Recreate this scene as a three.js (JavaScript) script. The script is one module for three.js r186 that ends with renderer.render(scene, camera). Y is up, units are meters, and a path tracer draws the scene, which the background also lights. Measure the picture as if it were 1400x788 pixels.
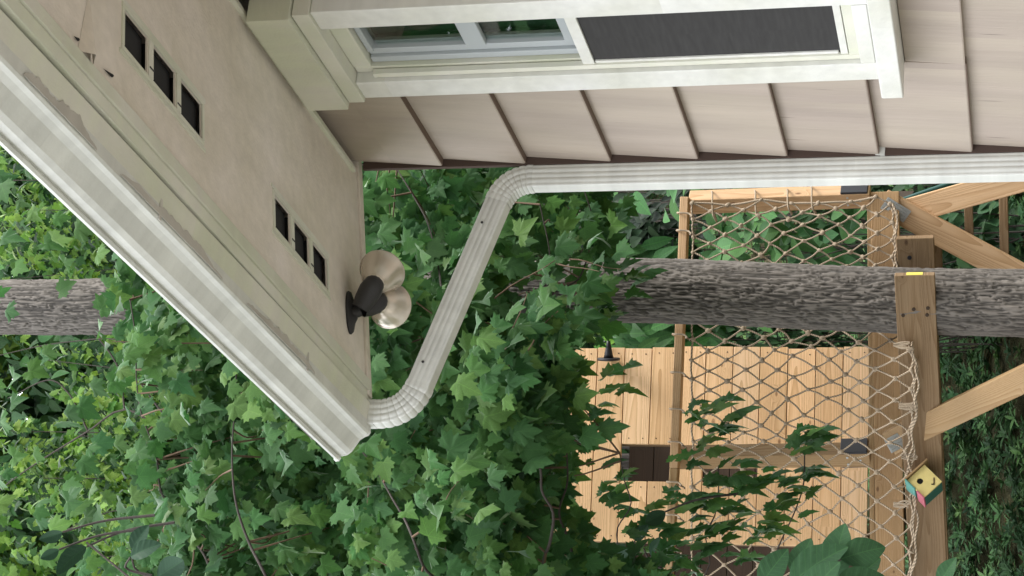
import * as THREE from 'three';
import { RoundedBoxGeometry } from 'three/addons/geometries/RoundedBoxGeometry.js';
import { mergeGeometries, mergeVertices } from 'three/addons/utils/BufferGeometryUtils.js';
import { ImprovedNoise } from 'three/addons/math/ImprovedNoise.js';

// ------------------------------------------------------------------ camera, sky, sun, exposure
const scene = new THREE.Scene();
const V = (x, y, z) => new THREE.Vector3(x, y, z);
const EYE = V(0, 1.6, 0), FPX = 2700, PITCH = Math.atan(723 / FPX), ROLL = 0.01;
const FWD = V(0, Math.sin(PITCH), -Math.cos(PITCH));
const DOWN = V(0, -Math.cos(PITCH), -Math.sin(PITCH)), SIDE = V(1, 0, 0);
const EV = DOWN.clone().multiplyScalar(Math.cos(ROLL)).addScaledVector(SIDE, -Math.sin(ROLL));   // photograph's right = down in the place
const EU = SIDE.clone().multiplyScalar(Math.cos(ROLL)).addScaledVector(DOWN, Math.sin(ROLL));    // photograph's top = right in the place
const camera = new THREE.PerspectiveCamera(2 * Math.atan(394 / FPX) * 180 / Math.PI, 1024 / 576, 0.1, 400);
camera.position.copy(EYE); camera.up.copy(EU); camera.lookAt(EYE.clone().add(FWD));
const renderer = new THREE.WebGLRenderer({ antialias: true });
renderer.toneMapping = THREE.LinearToneMapping; renderer.toneMappingExposure = 2.42;
renderer.shadowMap.enabled = true;
const SUN = V(0.62, 0.76, 0.205).normalize();
{ // hazy bright summer sky
  const w = 256, h = 128, d = new Float32Array(w * h * 4), nz = new ImprovedNoise();
  for (let j = 0; j < h; j++) for (let i = 0; i < w; i++) {
    const el = (j + 0.5) / h * Math.PI - Math.PI / 2, az = (i / w) * Math.PI * 2;
    const p = V(Math.cos(el) * Math.sin(az), Math.sin(el), Math.cos(el) * Math.cos(az));
    let c = nz.noise(p.x * 2.2, p.y * 4, p.z * 2.2) * 0.6 + nz.noise(p.x * 5, p.y * 9, p.z * 5 + 7) * 0.3;
    c = Math.min(1, Math.max(0, 0.55 + c));
    const t = Math.max(0, Math.sin(el)), k = (j * w + i) * 4;
    const blue = [0.86, 0.93, 1.05], cl = [1.01, 1.0, 1.0];
    const lum = el < 0 ? 0.35 : 1.0;
    for (let q = 0; q < 3; q++) d[k + q] = (blue[q] * (1 - c) + cl[q] * c) * lum * (0.95 + 0.8 * t);
    d[k + 3] = 1;
  }
  const sky = new THREE.DataTexture(d, w, h, THREE.RGBAFormat, THREE.FloatType);
  sky.mapping = THREE.EquirectangularReflectionMapping; sky.magFilter = THREE.LinearFilter; sky.minFilter = THREE.LinearFilter; sky.needsUpdate = true;
  scene.background = sky; scene.environment = sky;
}
const sun = new THREE.DirectionalLight(new THREE.Color(1, 0.95, 0.88), 1.5);
sun.position.copy(SUN).multiplyScalar(40).add(V(0, 0, -8)); sun.target.position.set(0, 0, -8);
sun.castShadow = true; sun.shadow.mapSize.set(4096, 4096); sun.shadow.radius = 30;
Object.assign(sun.shadow.camera, { left: -16, right: 16, top: 16, bottom: -16, near: 1, far: 90 });
scene.add(sun, sun.target);

// ------------------------------------------------------------------ helpers
let seed = 20240611;
const rnd = () => { seed = (seed + 0x6D2B79F5) | 0; let t = Math.imul(seed ^ (seed >>> 15), 1 | seed); t = (t + Math.imul(t ^ (t >>> 7), 61 | t)) ^ t; return ((t ^ (t >>> 14)) >>> 0) / 4294967296; };
const rr = (a, b) => a + (b - a) * rnd();
const gauss = () => (rnd() + rnd() + rnd() - 1.5) * 1.15;
const nse = new ImprovedNoise();
const fbm = (x, y, z, o = 4) => { let s = 0, a = 0.5; for (let i = 0; i < o; i++) { s += a * nse.noise(x, y, z); x *= 2.03; y *= 2.03; z *= 2.03; a *= 0.5; } return s; };
const used = {};
const numbered = (n) => { const k = used[n] || 0; used[n] = k + 1; return k ? `${n}_${String(k).padStart(3, '0')}` : n; };
const rayTo = (x, y) => FWD.clone().addScaledVector(EU, (394 - y) / FPX).addScaledVector(EV, (x - 700) / FPX);
const at = (x, y, z) => { const d = rayTo(x, y); return EYE.clone().addScaledVector(d, z / d.z); };            // a point of the photograph at world depth z
const onPlane = (x, y, p, n) => { const d = rayTo(x, y); return EYE.clone().addScaledVector(d, p.clone().sub(EYE).dot(n) / d.dot(n)); };
function tag(o, label, category, group) { o.userData.label = label; if (category) o.userData.category = category; if (group) o.userData.group = group; return o; }
function thing(name, label, category, pos = V(0, 0, 0), group) { const o = new THREE.Group(); o.name = numbered(name); o.position.copy(pos); scene.add(o); return tag(o, label, category, group); }
function mesh(name, geo, mat, parent = scene) { const m = new THREE.Mesh(geo, mat); m.name = parent === scene ? numbered(name) : name; m.castShadow = m.receiveShadow = true; parent.add(m); return m; }
const merge = (l) => mergeGeometries(l.map((g) => { const q = g.index ? g.toNonIndexed() : g; for (const k of Object.keys(q.attributes)) if (!['position', 'normal', 'uv'].includes(k)) q.deleteAttribute(k); return q; }), false);
const rgb = (r, g, b) => new THREE.Color().setRGB(r, g, b);
function boxUV(g, shift = [0, 0]) { // uv in metres, grain along x
  const p = g.attributes.position, n = g.attributes.normal, uv = new Float32Array(p.count * 2);
  for (let i = 0; i < p.count; i++) {
    const ax = Math.abs(n.getX(i)), ay = Math.abs(n.getY(i)), az = Math.abs(n.getZ(i));
    let a = p.getX(i), b = p.getY(i);
    if (ay > ax && ay > az) b = p.getZ(i) + 0.31; else if (ax > az) { a = p.getZ(i) * 0.3; b = p.getY(i); }
    uv[i * 2] = a + shift[0]; uv[i * 2 + 1] = b + shift[1];
  }
  g.setAttribute('uv', new THREE.BufferAttribute(uv, 2)); return g;
}
const rbox = (w, h, d, r = 0.003, shift) => boxUV(new RoundedBoxGeometry(w, h, d, 1, r), shift || [rr(0, 2), rr(0, 1)]);
const box = (w, h, d, x = 0, y = 0, z = 0) => boxUV(new THREE.BoxGeometry(w, h, d).translate(x, y, z));
const rboxAt = (w, h, d, x, y, z, r = 0.003) => rbox(w, h, d, r).translate(x, y, z);
function orient(o, origin, x, zHint) { const X = x.clone().normalize(), Z = zHint.clone().addScaledVector(X, -zHint.dot(X)).normalize(), Y = Z.clone().cross(X); o.quaternion.setFromRotationMatrix(new THREE.Matrix4().makeBasis(X, Y, Z)); o.position.copy(origin); return o; }
// lumber whose front-face centre line runs from a to b; facing n
function lumber(name, a, b, h, t, n, mat, parent, r = 0.004) {
  const x = b.clone().sub(a), m = mesh(name, rbox(x.length(), h, t, r), mat, parent);
  const N = n.clone().addScaledVector(x.clone().normalize(), -n.dot(x.clone().normalize())).normalize();
  orient(m, a.clone().add(b).multiplyScalar(0.5).addScaledVector(N, -t / 2), x, n);
  m.position.sub(parent.position); return m;
}
function tube(pts, radii, seg = 7, per = 6) { // tapered tube through points
  const c = new THREE.CatmullRomCurve3(pts), n = Math.max(2, (pts.length - 1) * per), g = new THREE.TubeGeometry(c, n, 1, seg, false), p = g.attributes.position;
  const fr = c.getPointAt.bind(c);
  for (let i = 0; i <= n; i++) {
    const o = fr(i / n), u = i / n * (radii.length - 1), k = Math.min(radii.length - 2, Math.floor(u)), R = radii[k] + (radii[k + 1] - radii[k]) * (u - k);
    for (let j = 0; j <= seg; j++) { const q = i * (seg + 1) + j; p.setXYZ(q, o.x + (p.getX(q) - o.x) * R, o.y + (p.getY(q) - o.y) * R, o.z + (p.getZ(q) - o.z) * R); }
  }
  return g;
}
// ------------------------------------------------------------------ textures and materials
function dataTex(w, h, f, mx = 1, my = 1, srgb = true) {
  const d = new Uint8Array(w * h * 4);
  for (let j = 0; j < h; j++) for (let i = 0; i < w; i++) { const c = f(i / w, j / h), k = (j * w + i) * 4; for (let q = 0; q < 3; q++) d[k + q] = Math.max(0, Math.min(255, (Array.isArray(c) ? c[q] : c) * 255)); d[k + 3] = 255; }
  const t = new THREE.DataTexture(d, w, h); t.wrapS = t.wrapT = THREE.RepeatWrapping; t.magFilter = THREE.LinearFilter; t.minFilter = THREE.LinearMipmapLinearFilter; t.generateMipmaps = true;
  if (srgb) t.colorSpace = THREE.SRGBColorSpace; t.repeat.set(1 / mx, 1 / my); t.needsUpdate = true; return t;
}
const per = (x, y, fx, fy, s) => { // tileable noise
  const a = x * Math.PI * 2, b = y * Math.PI * 2; return fbm(Math.cos(a) * fx / 6.28 + s, Math.sin(a) * fx / 6.28, Math.cos(b) * fy / 6.28 + Math.sin(b) * fy / 6.28 * 1.7 + s * 3, 3); };
const knots = []; for (let k = 0; k < 17; k++) knots.push([rr(0, 2), rr(0, 1), rr(0.004, 0.010)]);
const woodTex = dataTex(1536, 768, (u, v) => {
  let X = u * 2, Y = v, band = Math.floor(Y * 7.14), yc = (band + 0.5 + 0.35 * Math.sin(band * 4.3)) / 7.14, dk = 0, kr = 0;
  let dy = Y - yc;
  for (const [kx, ky, ks] of knots) { const ex = (X - kx), ey = (Y - ky), q = Math.hypot(ex * 0.55, ey); if (q < 0.09) { const e = Math.exp(-q * q / (ks * ks * 5)); kr += e * 1.3; if (q < ks) dk = Math.max(dk, 0.75 * (1 - 0.6 * q / ks)); } }
  const h = dy * dy * 420 + X * (0.9 + 0.5 * Math.sin(band * 2.1)) + 1.3 * nse.noise(X * 0.9, Y * 5, band * 3.1) + 0.25 * nse.noise(X * 4, Y * 30, 5) + kr * 2.2;
  const fr = h * 2.1 - Math.floor(h * 2.1), ring = Math.pow(fr, 2.2);
  const fine = nse.noise(X * 5, Y * 330, 2.2) * 0.5 + nse.noise(X * 14, Y * 700, 4) * 0.3;
  const tone = 0.06 * nse.noise(X * 0.6, band * 7.7, 1) + 0.05 * nse.noise(X * 3, Y * 9, 8);
  const b = 0.95 - 0.13 * ring + 0.05 * fine + tone - dk * 0.42;
  return [b + 0.01, b * (0.93 - 0.04 * ring - 0.1 * dk), b * (0.84 - 0.1 * ring - 0.16 * dk)];
}, 2, 1);
const sidingTex = dataTex(1024, 512, (u, v) => {
  const X = u * 3, Y = v * 0.6; const q = X; const g = nse.noise(q * 3, Y * 90, 1) * 0.5 + nse.noise(X * 9, Y * 260, 3) * 0.4, st = nse.noise(X * 1.2, Y * 6, 9), fl = -Math.max(0, nse.noise(X * 7, Y * 120, 21) - 0.62) * 0.7;
  const dirt = fbm(u * 4, v * 7, 31, 3), b = 0.91 + 0.025 * g + 0.05 * st + fl + 0.09 * dirt; return [b, b * (0.985 + 0.01 * st), b * (0.965 - 0.012 * st)];
}, 3, 0.6);
const paintTex = dataTex(768, 768, (u, v) => {
  const a = fbm(u * 5, v * 5, 2), c = fbm(u * 40, v * 40, 5, 3), s = fbm(u * 2.2, v * 14, 8);
  const b = 0.92 + 0.1 * a + 0.06 * c + 0.04 * s; return [b, b * 0.995, b * (0.97 + 0.05 * a)];
}, 1.5, 1.5);
const algaeTex = dataTex(768, 256, (u, v) => {
  const X = u * 6, Y = v; const a = fbm(X * 1.2, Y * 1.6, 4), s = fbm(X * 8, Y * 2, 9), c = Math.max(0, Math.min(1, 0.5 + 1.6 * a + 0.8 * s));
  const b = 0.93 + 0.08 * s; return [b * (1 - 0.075 * c), b * (1 - 0.055 * c), b * (0.98 - 0.10 * c)];
}, 2.4, 0.4);
const metalTex = dataTex(512, 512, (u, v) => { const a = fbm(u * 4, v * 4, 12), s = fbm(u * 30, v * 3, 2), b = 0.9 + 0.12 * a + 0.06 * s; return [b, b, b * 0.98]; }, 1, 1);
const bumpTex = dataTex(512, 512, (u, v) => 0.5 + 0.5 * fbm(u * 60, v * 60, 3, 4) + 0.25 * fbm(u * 9, v * 9, 1), 0.6, 0.6, false);
const grainBump = dataTex(1024, 512, (u, v) => 0.5 + 0.4 * nse.noise(u * 12, v * 130, 1) + 0.3 * nse.noise(u * 30, v * 300, 3) + 0.2 * nse.noise(u * 4, v * 9, 7), 2, 1, false);
const std = (o) => new THREE.MeshStandardMaterial({ roughness: 0.7, metalness: 0, side: THREE.DoubleSide, ...o });
const M = {
  sidings: [0, 1, 2].map((i) => std({ color: rgb(0.50 - 0.014 * i, 0.44 - 0.013 * i, 0.385 - 0.012 * i), map: sidingTex, roughness: 0.6, bumpMap: grainBump, bumpScale: 0.0012 })),
  soffit: std({ color: rgb(0.86, 0.795, 0.745), map: paintTex, roughness: 0.65, bumpMap: bumpTex, bumpScale: 0.0015 }),
  trim: std({ color: rgb(0.82, 0.805, 0.75), map: algaeTex, roughness: 0.5, bumpMap: bumpTex, bumpScale: 0.001 }),
  white: std({ color: rgb(0.83, 0.84, 0.83), map: paintTex, roughness: 0.45, bumpMap: bumpTex, bumpScale: 0.0008 }),
  vinyl: std({ color: rgb(0.42, 0.455, 0.47), roughness: 0.4 }),
  gutter: std({ color: rgb(0.79, 0.80, 0.79), map: metalTex, roughness: 0.38, bumpMap: bumpTex, bumpScale: 0.0006 }),
  bare: std({ color: rgb(0.60, 0.57, 0.54), map: metalTex, roughness: 0.6 }),
  dark: std({ color: rgb(0.012, 0.012, 0.014), roughness: 0.8 }),
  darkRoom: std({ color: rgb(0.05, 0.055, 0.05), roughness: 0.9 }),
  screen: std({ color: rgb(0.045, 0.043, 0.043), roughness: 0.75, map: dataTex(256, 256, (u, v) => 0.8 + 0.2 * fbm(u * 5, v * 40, 3), 0.5, 0.5) }),
  bronze: std({ color: rgb(0.022, 0.021, 0.022), roughness: 0.5, bumpMap: bumpTex, bumpScale: 0.001 }),
  bell: std({ color: rgb(0.70, 0.63, 0.54), metalness: 0.65, roughness: 0.27 }),
  shingle: std({ color: rgb(0.12, 0.11, 0.10), roughness: 0.95, bumpMap: bumpTex, bumpScale: 0.004 }),
  cedar: [0, 1, 2, 3].map((i) => std({ color: rgb([0.87, 0.80, 0.89, 0.77][i], [0.725, 0.635, 0.71, 0.61][i], [0.54, 0.435, 0.495, 0.41][i]), map: woodTex, roughness: 0.72, bumpMap: grainBump, bumpScale: 0.001 })),
  pine: std({ color: rgb(0.66, 0.525, 0.375), map: woodTex, roughness: 0.72, bumpMap: grainBump, bumpScale: 0.001 }),
  treated: std({ color: rgb(0.27, 0.215, 0.145), map: woodTex, roughness: 0.78, bumpMap: grainBump, bumpScale: 0.0016 }),
  treatedPale: std({ color: rgb(0.41, 0.33, 0.21), map: woodTex, roughness: 0.75, bumpMap: grainBump, bumpScale: 0.0012 }),
  rimWood: std({ color: rgb(0.47, 0.365, 0.235), map: woodTex, roughness: 0.78, bumpMap: grainBump, bumpScale: 0.0016 }),
  darkShadeWood: std({ color: rgb(0.05, 0.036, 0.025), map: woodTex, roughness: 0.85 }),  // dark brown; paints the inner shade of the hut onto its back planks
  rope: std({ color: rgb(0.53, 0.42, 0.30), roughness: 0.95, map: dataTex(64, 64, (u, v) => 0.82 + 0.18 * Math.sin((u * 3 + v * 2) * 6.2832)) }),
  black: std({ color: rgb(0.014, 0.015, 0.02), roughness: 0.42 }),
  galv: std({ color: rgb(0.62, 0.66, 0.70), metalness: 0.85, roughness: 0.38, map: metalTex }),
  glass: new THREE.MeshPhysicalMaterial({ color: rgb(0.9, 0.95, 0.93), transmission: 1, thickness: 0, roughness: 0.02, ior: 1.5 }),
};
M.rope.map.repeat.set(40, 1);

// ------------------------------------------------------------------ house: wall along d1, eave above it
const CORNER = V(0.3903, 3.7208, -6.0), D1 = V(-0.39207, 0, -0.91993), NOUT = V(-0.91993, 0, 0.39207);
const J = CORNER.y, PHI = Math.atan2(0.91993, -0.39207);
const house = thing('house', 'tan lap-sided house with a deep pale eave and one tall narrow white-trimmed window', 'house', V(CORNER.x, 0, CORNER.z)); house.rotation.y = PHI;
// local frame: x along the wall (far end 0, near end negative), y up from the ground, z into the house; y here is relative to the eave line
const hw = (x, y, o) => V(CORNER.x, J + y, CORNER.z).addScaledVector(D1, x).addScaledVector(NOUT, o);
const NEAR = -7.5;
const put = (m, x, y, o) => { m.position.set(x, J + y, -o); return m; };
const WX0 = -1.02, WX1 = -0.53, WY0 = -1.70;
{ // wall
  const core = mesh('wall', merge([ box(WX0 - NEAR, 4.2, 0.14, (WX0 + NEAR) / 2, J - 2.05, 0.095), box(-WX1 - 0.012, 4.2, 0.14, WX1 / 2 - 0.006, J - 2.05, 0.095), box(WX1 - WX0, 4.2 - 1.75, 0.14, (WX0 + WX1) / 2, J - 1.75 - (4.15 - 1.75) / 2, 0.095),
    box(0.14, 4.2, 3.6, -0.085, J - 2.05, 1.97), box(0.1, 4.2, 3.6, NEAR + 0.07, J - 2.05, 1.97), box(-NEAR, 4.2, 0.1, NEAR / 2, J - 2.05, 3.72), box(-NEAR - 0.3, 0.05, 3.5, NEAR / 2, J - 4.0, 1.9) ]), M.sidings[2], house);
  const H = 0.2735, y0 = -0.288;
  const plankGeo = (x0, x1, yb, yt, cutTop = 0) => { // wedge with a thick lower butt
    const s = new THREE.Shape(); const ht = yt - yb + 0.018;
    s.moveTo(0, 0); s.lineTo(0.0325, 0.0005); s.lineTo(0.034, 0.004); s.lineTo(0.008 + cutTop, ht); s.lineTo(0, ht); s.closePath();
    const g = new THREE.ExtrudeGeometry(s, { depth: x1 - x0, bevelEnabled: false }); g.rotateY(Math.PI / 2);
    g.translate(x0, yb, 0); g.computeVertexNormals(); boxUV(g, [rr(0, 3), rr(0, 0.6)]); const t = g.attributes.uv; for (let i = 0; i < t.count; i++) t.setXY(i, t.getY(i), t.getX(i)); return g;
  };
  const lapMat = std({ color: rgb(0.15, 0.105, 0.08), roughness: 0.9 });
  for (let k = 0; k < 14; k++) {
    const yt = k === 0 ? -0.004 : y0 - (k - 1) * H, yb = y0 - k * H;
    const runs = (yb > WY0 - 0.045 + 0.005 || yt > WY0 - 0.045) ? [[NEAR, WX0 - 0.002], [WX1 + 0.002, 0.0]] : [[NEAR, 0.0]];
    for (const [a, b] of runs) {
      const m = mesh('siding_plank', plankGeo(a, b + rr(-0.003, 0.003), yb, yt), M.sidings[k % 3], core);
      m.position.set(0, J, 0.034);
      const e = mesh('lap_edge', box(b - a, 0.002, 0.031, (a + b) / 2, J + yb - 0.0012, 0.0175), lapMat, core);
    }
    if (yb < WY0 - 0.07 && yt > WY0 - 0.045) { const m = mesh('siding_plank', plankGeo(WX0 - 0.002, WX1 + 0.002, yb, WY0 - 0.068 - 0.018, 0.0095), M.sidings[k % 3], core); m.position.set(0, J, 0.034); }
  }
  // far end wall planks of the gable side, seen only from other positions
  for (let k = 0; k < 14; k++) { const yt = k === 0 ? -0.004 : y0 - (k - 1) * H, yb = y0 - k * H; const m = mesh('siding_plank', box(0.012, yt - yb - 0.003, 3.55, -0.009, J + (yt + yb) / 2, 1.80), M.sidings[k % 3], core); }
}
{ // roof and eave
  const AL = Math.atan2(0.127, 0.749), c = Math.cos(AL), s = Math.sin(AL);
  const shape = new THREE.Shape([[NEAR, 0], [0.001, 0], [0.001, 0.731], [NEAR, 0.731]].map((q) => new THREE.Vector2(...q)));
  const vents = [[-1.78, -1.312], [-0.787, -0.342]], S0 = 0.478, S1 = 0.580;
  const openings = []; for (const [a, b] of vents) { const w = (b - a - 2 * 0.034) / 3; for (let k = 0; k < 3; k++) openings.push([a + k * (w + 0.034), a + k * (w + 0.034) + w]); }
  for (const [a, b] of openings) { const h = new THREE.Path(); h.moveTo(a, S0); h.lineTo(b, S0); h.lineTo(b, S1); h.lineTo(a, S1); h.closePath(); shape.holes.push(h); }
  const g = new THREE.ExtrudeGeometry(shape, { depth: 0.005, bevelEnabled: false });
  const sof = mesh('soffit', g, M.soffit, house);
  orient(sof, V(0, J, 0), V(1, 0, 0), V(0, c, -s));
  for (const [a, b] of vents) {
    const w = (b - a - 0.068) / 3, bars = [], t = 0.013, d = 0.006;
    bars.push(rboxAt(b - a + 2 * t, t, d, (a + b) / 2, S0 - t / 2, -d / 2 + 0.002, 0.002), rboxAt(b - a + 2 * t, t, d, (a + b) / 2, S1 + t / 2, -d / 2 + 0.002, 0.002));
    bars.push(rboxAt(b - a + 2 * t + 0.02, 0.012, 0.004, (a + b) / 2, S1 + t + 0.007, -0.001, 0.001), rboxAt(b - a + 2 * t + 0.02, 0.012, 0.004, (a + b) / 2, S0 - t - 0.007, -0.001, 0.001));
    for (let k = 0; k <= 3; k++) { const x = k === 0 ? a - t / 2 : k === 3 ? b + t / 2 : a + k * (w + 0.034) - 0.017; bars.push(rboxAt(k % 3 ? 0.026 : t, S1 - S0 - 0.0005, d, x, (S0 + S1) / 2, -d / 2 + 0.0017, 0.002)); }
    mesh('vent_frame', merge(bars), M.trim, sof);
    for (let k = 0; k < 3; k++) mesh('vent_opening', box(w + 0.01, S1 - S0 + 0.01, 0.05, a + k * (w + 0.034) + w / 2, (S0 + S1) / 2, 0.042), M.dark, sof);
    for (const k of [1, 2]) mesh('latch', rboxAt(0.024, 0.004, 0.002, a + k * (w + 0.034) - 0.017, S0 + (k === 1 ? 0.078 : 0.085), -0.005, 0.0005), M.bronze, sof);
  }
  { const m = mesh('corner_shade_strip', rboxAt(0.016, 4.1, 0.03, 0.010, J - 2.07, 0.012, 0.002), std({ color: rgb(0.07, 0.045, 0.035), roughness: 0.9 }), house); }  // dark brown strip colours in the shade gap at the wall corner
  // torn seam and nail near the eave edge
  { const p = [V(-2.22, 0.66, 0), V(-2.16, 0.70, -0.012), V(-2.06, 0.727, -0.02)], q = [V(-2.23, 0.52, 0)];
    const seam = new THREE.BufferGeometry(); seam.setAttribute('position', new THREE.BufferAttribute(new Float32Array([-1.965, 0.545, -0.0005, -1.985, 0.727, -0.03, -1.945, 0.727, -0.004, -1.965, 0.545, -0.0005, -2.015, 0.727, -0.001, -1.985, 0.727, -0.03]), 3)); seam.setAttribute('uv', new THREE.BufferAttribute(new Float32Array([0, 0, .2, .2, .1, .2, 0, 0, .3, .2, .2, .2]), 2)); seam.computeVertexNormals();
    mesh('torn_seam', seam, M.soffit, sof);
    for (const [x, s, l] of [[-2.03, 0.705, 0.022], [-1.87, 0.70, 0.05]]) { const m = mesh('nail', new THREE.ConeGeometry(0.004, l, 6), M.dark, sof); m.position.set(x, s, -0.004); m.rotation.z = 1.4; } }
  mesh('trim_strip', rboxAt(-NEAR - 0.05, 0.02, 0.016, (NEAR - 0.05) / 2, 0.033, -0.006, 0.004), M.trim, sof);   // along the wall
  mesh('edge_moulding', rboxAt(-NEAR + 0.03, 0.040, 0.014, (NEAR + 0.03) / 2, 0.748, -0.003, 0.003), M.trim, sof);
  mesh('end_board', rboxAt(0.038, 4.2, 0.12, 0.021, -1.315, 0.052, 0.003), M.soffit, sof);
  const fas = mesh('fascia', rbox(-NEAR + 0.042, 0.14, 0.034, 0.003), M.trim, house); put(fas, NEAR / 2 + 0.021, -0.0635, 0.7745);
  // roof slab with shingle courses
  const rows = []; for (let k = 0; k < 18; k++) { const o = 0.87 - k * 0.21; rows.push(new THREE.BoxGeometry(-NEAR + 0.1, 0.014, 0.24).rotateX(AL * 0 + 0.04).translate(NEAR / 2 + 0.03, 0.02, 0).rotateX(-AL).translate(0, 0.035 + (0.8 - o) * Math.tan(AL) + 0.02, -o + 0.1)); }
  const roof = mesh('roof', merge(rows.map((q) => boxUV(q))), M.shingle, house); roof.position.set(0, J, 0);
  const slab = mesh('roof_deck', box(-NEAR + 0.02, 0.1, 4.0), M.soffit, house); slab.rotation.x = -AL; slab.position.set(NEAR / 2, J + 0.02 + 0.30, 1.17);
}
{ // window
  const win = new THREE.Group(); win.name = 'window'; house.add(win);
  const add = (name, w, h, d, x, y, o, mat, r = 0.003) => { const m = mesh(name, rbox(w, h, d, r), mat, win); m.position.set(x, J + y, -o); return m; };
  add('head_board', WX1 - WX0 + 0.03, 0.125, 0.075, (WX0 + WX1) / 2, -0.092, 0.03, M.trim);
  add('head_trim', WX1 - WX0 + 0.012, 0.05, 0.055, (WX0 + WX1) / 2, -0.182, 0.022, M.trim);
  add('casing', 0.092, 1.495, 0.055, WX1 - 0.046, -0.207 - 1.495 / 2, 0.012, M.white, 0.004);
  add('casing', 0.092, 1.495, 0.055, WX0 + 0.046, -0.207 - 1.495 / 2, 0.012, M.white, 0.004);
  const sill = add('sill', WX1 - WX0 + 0.03, 0.06, 0.13, (WX0 + WX1) / 2 - 0.005, -1.735, 0.03, M.white, 0.005);
  const L = -0.622, R = -0.928, cx = (L + R) / 2, W = L - R;
  add('jamb', 0.03, 1.49, 0.10, L - 0.0165, -0.955, -0.045, M.trim); add('jamb', 0.012, 1.49, 0.10, R + 0.006, -0.955, -0.045, M.trim);
  add('jamb', W - 0.046, 0.055, 0.10, cx - 0.01, -0.2355, -0.045, M.trim);
  add('stop', 0.022, 1.43, 0.018, L - 0.013, -0.98, 0.016, M.trim, 0.002); 
  // upper sash
  const sx0 = R + 0.012, sx1 = L - 0.034, sy0 = -0.90, sy1 = -0.266;
  const sash = mesh('sash', merge([rboxAt(0.028, sy1 - sy0, 0.035, sx1 - 0.014, (sy0 + sy1) / 2, -0.004), rboxAt(0.030, sy1 - sy0, 0.03, sx1 - 0.0435, (sy0 + sy1) / 2, 0.004), rboxAt(0.05, sy1 - sy0, 0.035, sx0 + 0.025, (sy0 + sy1) / 2, 0), rboxAt(sx1 - sx0 - 0.099, 0.018, 0.034, (sx0 + sx1) / 2, sy1 - 0.0095, 0), rboxAt(sx1 - sx0 - 0.099, 0.05, 0.034, (sx0 + sx1) / 2, sy0 + 0.0255, 0)]), M.vinyl, win); sash.position.set(0, J, 0.030);
  const mt = mesh('muntin', rbox(sx1 - sx0 - 0.1, 0.06, 0.02, 0.004), M.vinyl, sash); mt.position.set((sx0 + sx1) / 2, -0.59, -0.004);
  const gl = mesh('pane', box(sx1 - sx0 - 0.09, sy1 - sy0 - 0.06, 0.004), M.glass, sash); gl.position.set((sx0 + sx1) / 2, (sy0 + sy1) / 2, 0.004);
  const cur = mesh('reflection_sheet', (() => { const g = new THREE.PlaneGeometry(W + 0.16, 1.4, 60, 1), p = g.attributes.position; for (let i = 0; i < p.count; i++) p.setZ(i, 0.012 * Math.sin(p.getX(i) * 95)); g.computeVertexNormals(); return g; })(), std({ color: rgb(0.03, 0.085, 0.05), roughness: 0.95, map: algaeTex }), win); cur.position.set(cx + 0.05, J - 0.96, 0.105);  // pleated green sheet added to give the glass its foliage reflection colour
  // insect screen over the lower half
  const sc = mesh('screen', box(W - 0.05, 0.685, 0.003), M.screen, win); sc.position.set(cx, J - 1.262, -0.012);
  add('screen_frame', W - 0.008, 0.034, 0.014, cx, -0.905, 0.013, M.white, 0.002); add('screen_frame', W - 0.008, 0.02, 0.014, cx, -1.6145, 0.013, M.white, 0.002);
  add('screen_frame', 0.012, 0.674, 0.013, L - 0.030, -1.262, 0.0125, M.white, 0.002); add('screen_frame', 0.012, 0.674, 0.013, R + 0.012, -1.262, 0.0125, M.white, 0.002);
  add('sill_step', W - 0.004, 0.028, 0.05, cx, -1.641, -0.002, M.trim, 0.002); add('sill_step', W - 0.004, 0.04, 0.07, cx, -1.676, 0.005, M.white, 0.003);
  const room = mesh('room_lining', box(2.6, 2.6, 0.02, cx, J - 1.2, 0.6), M.darkRoom, win);
}
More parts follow.
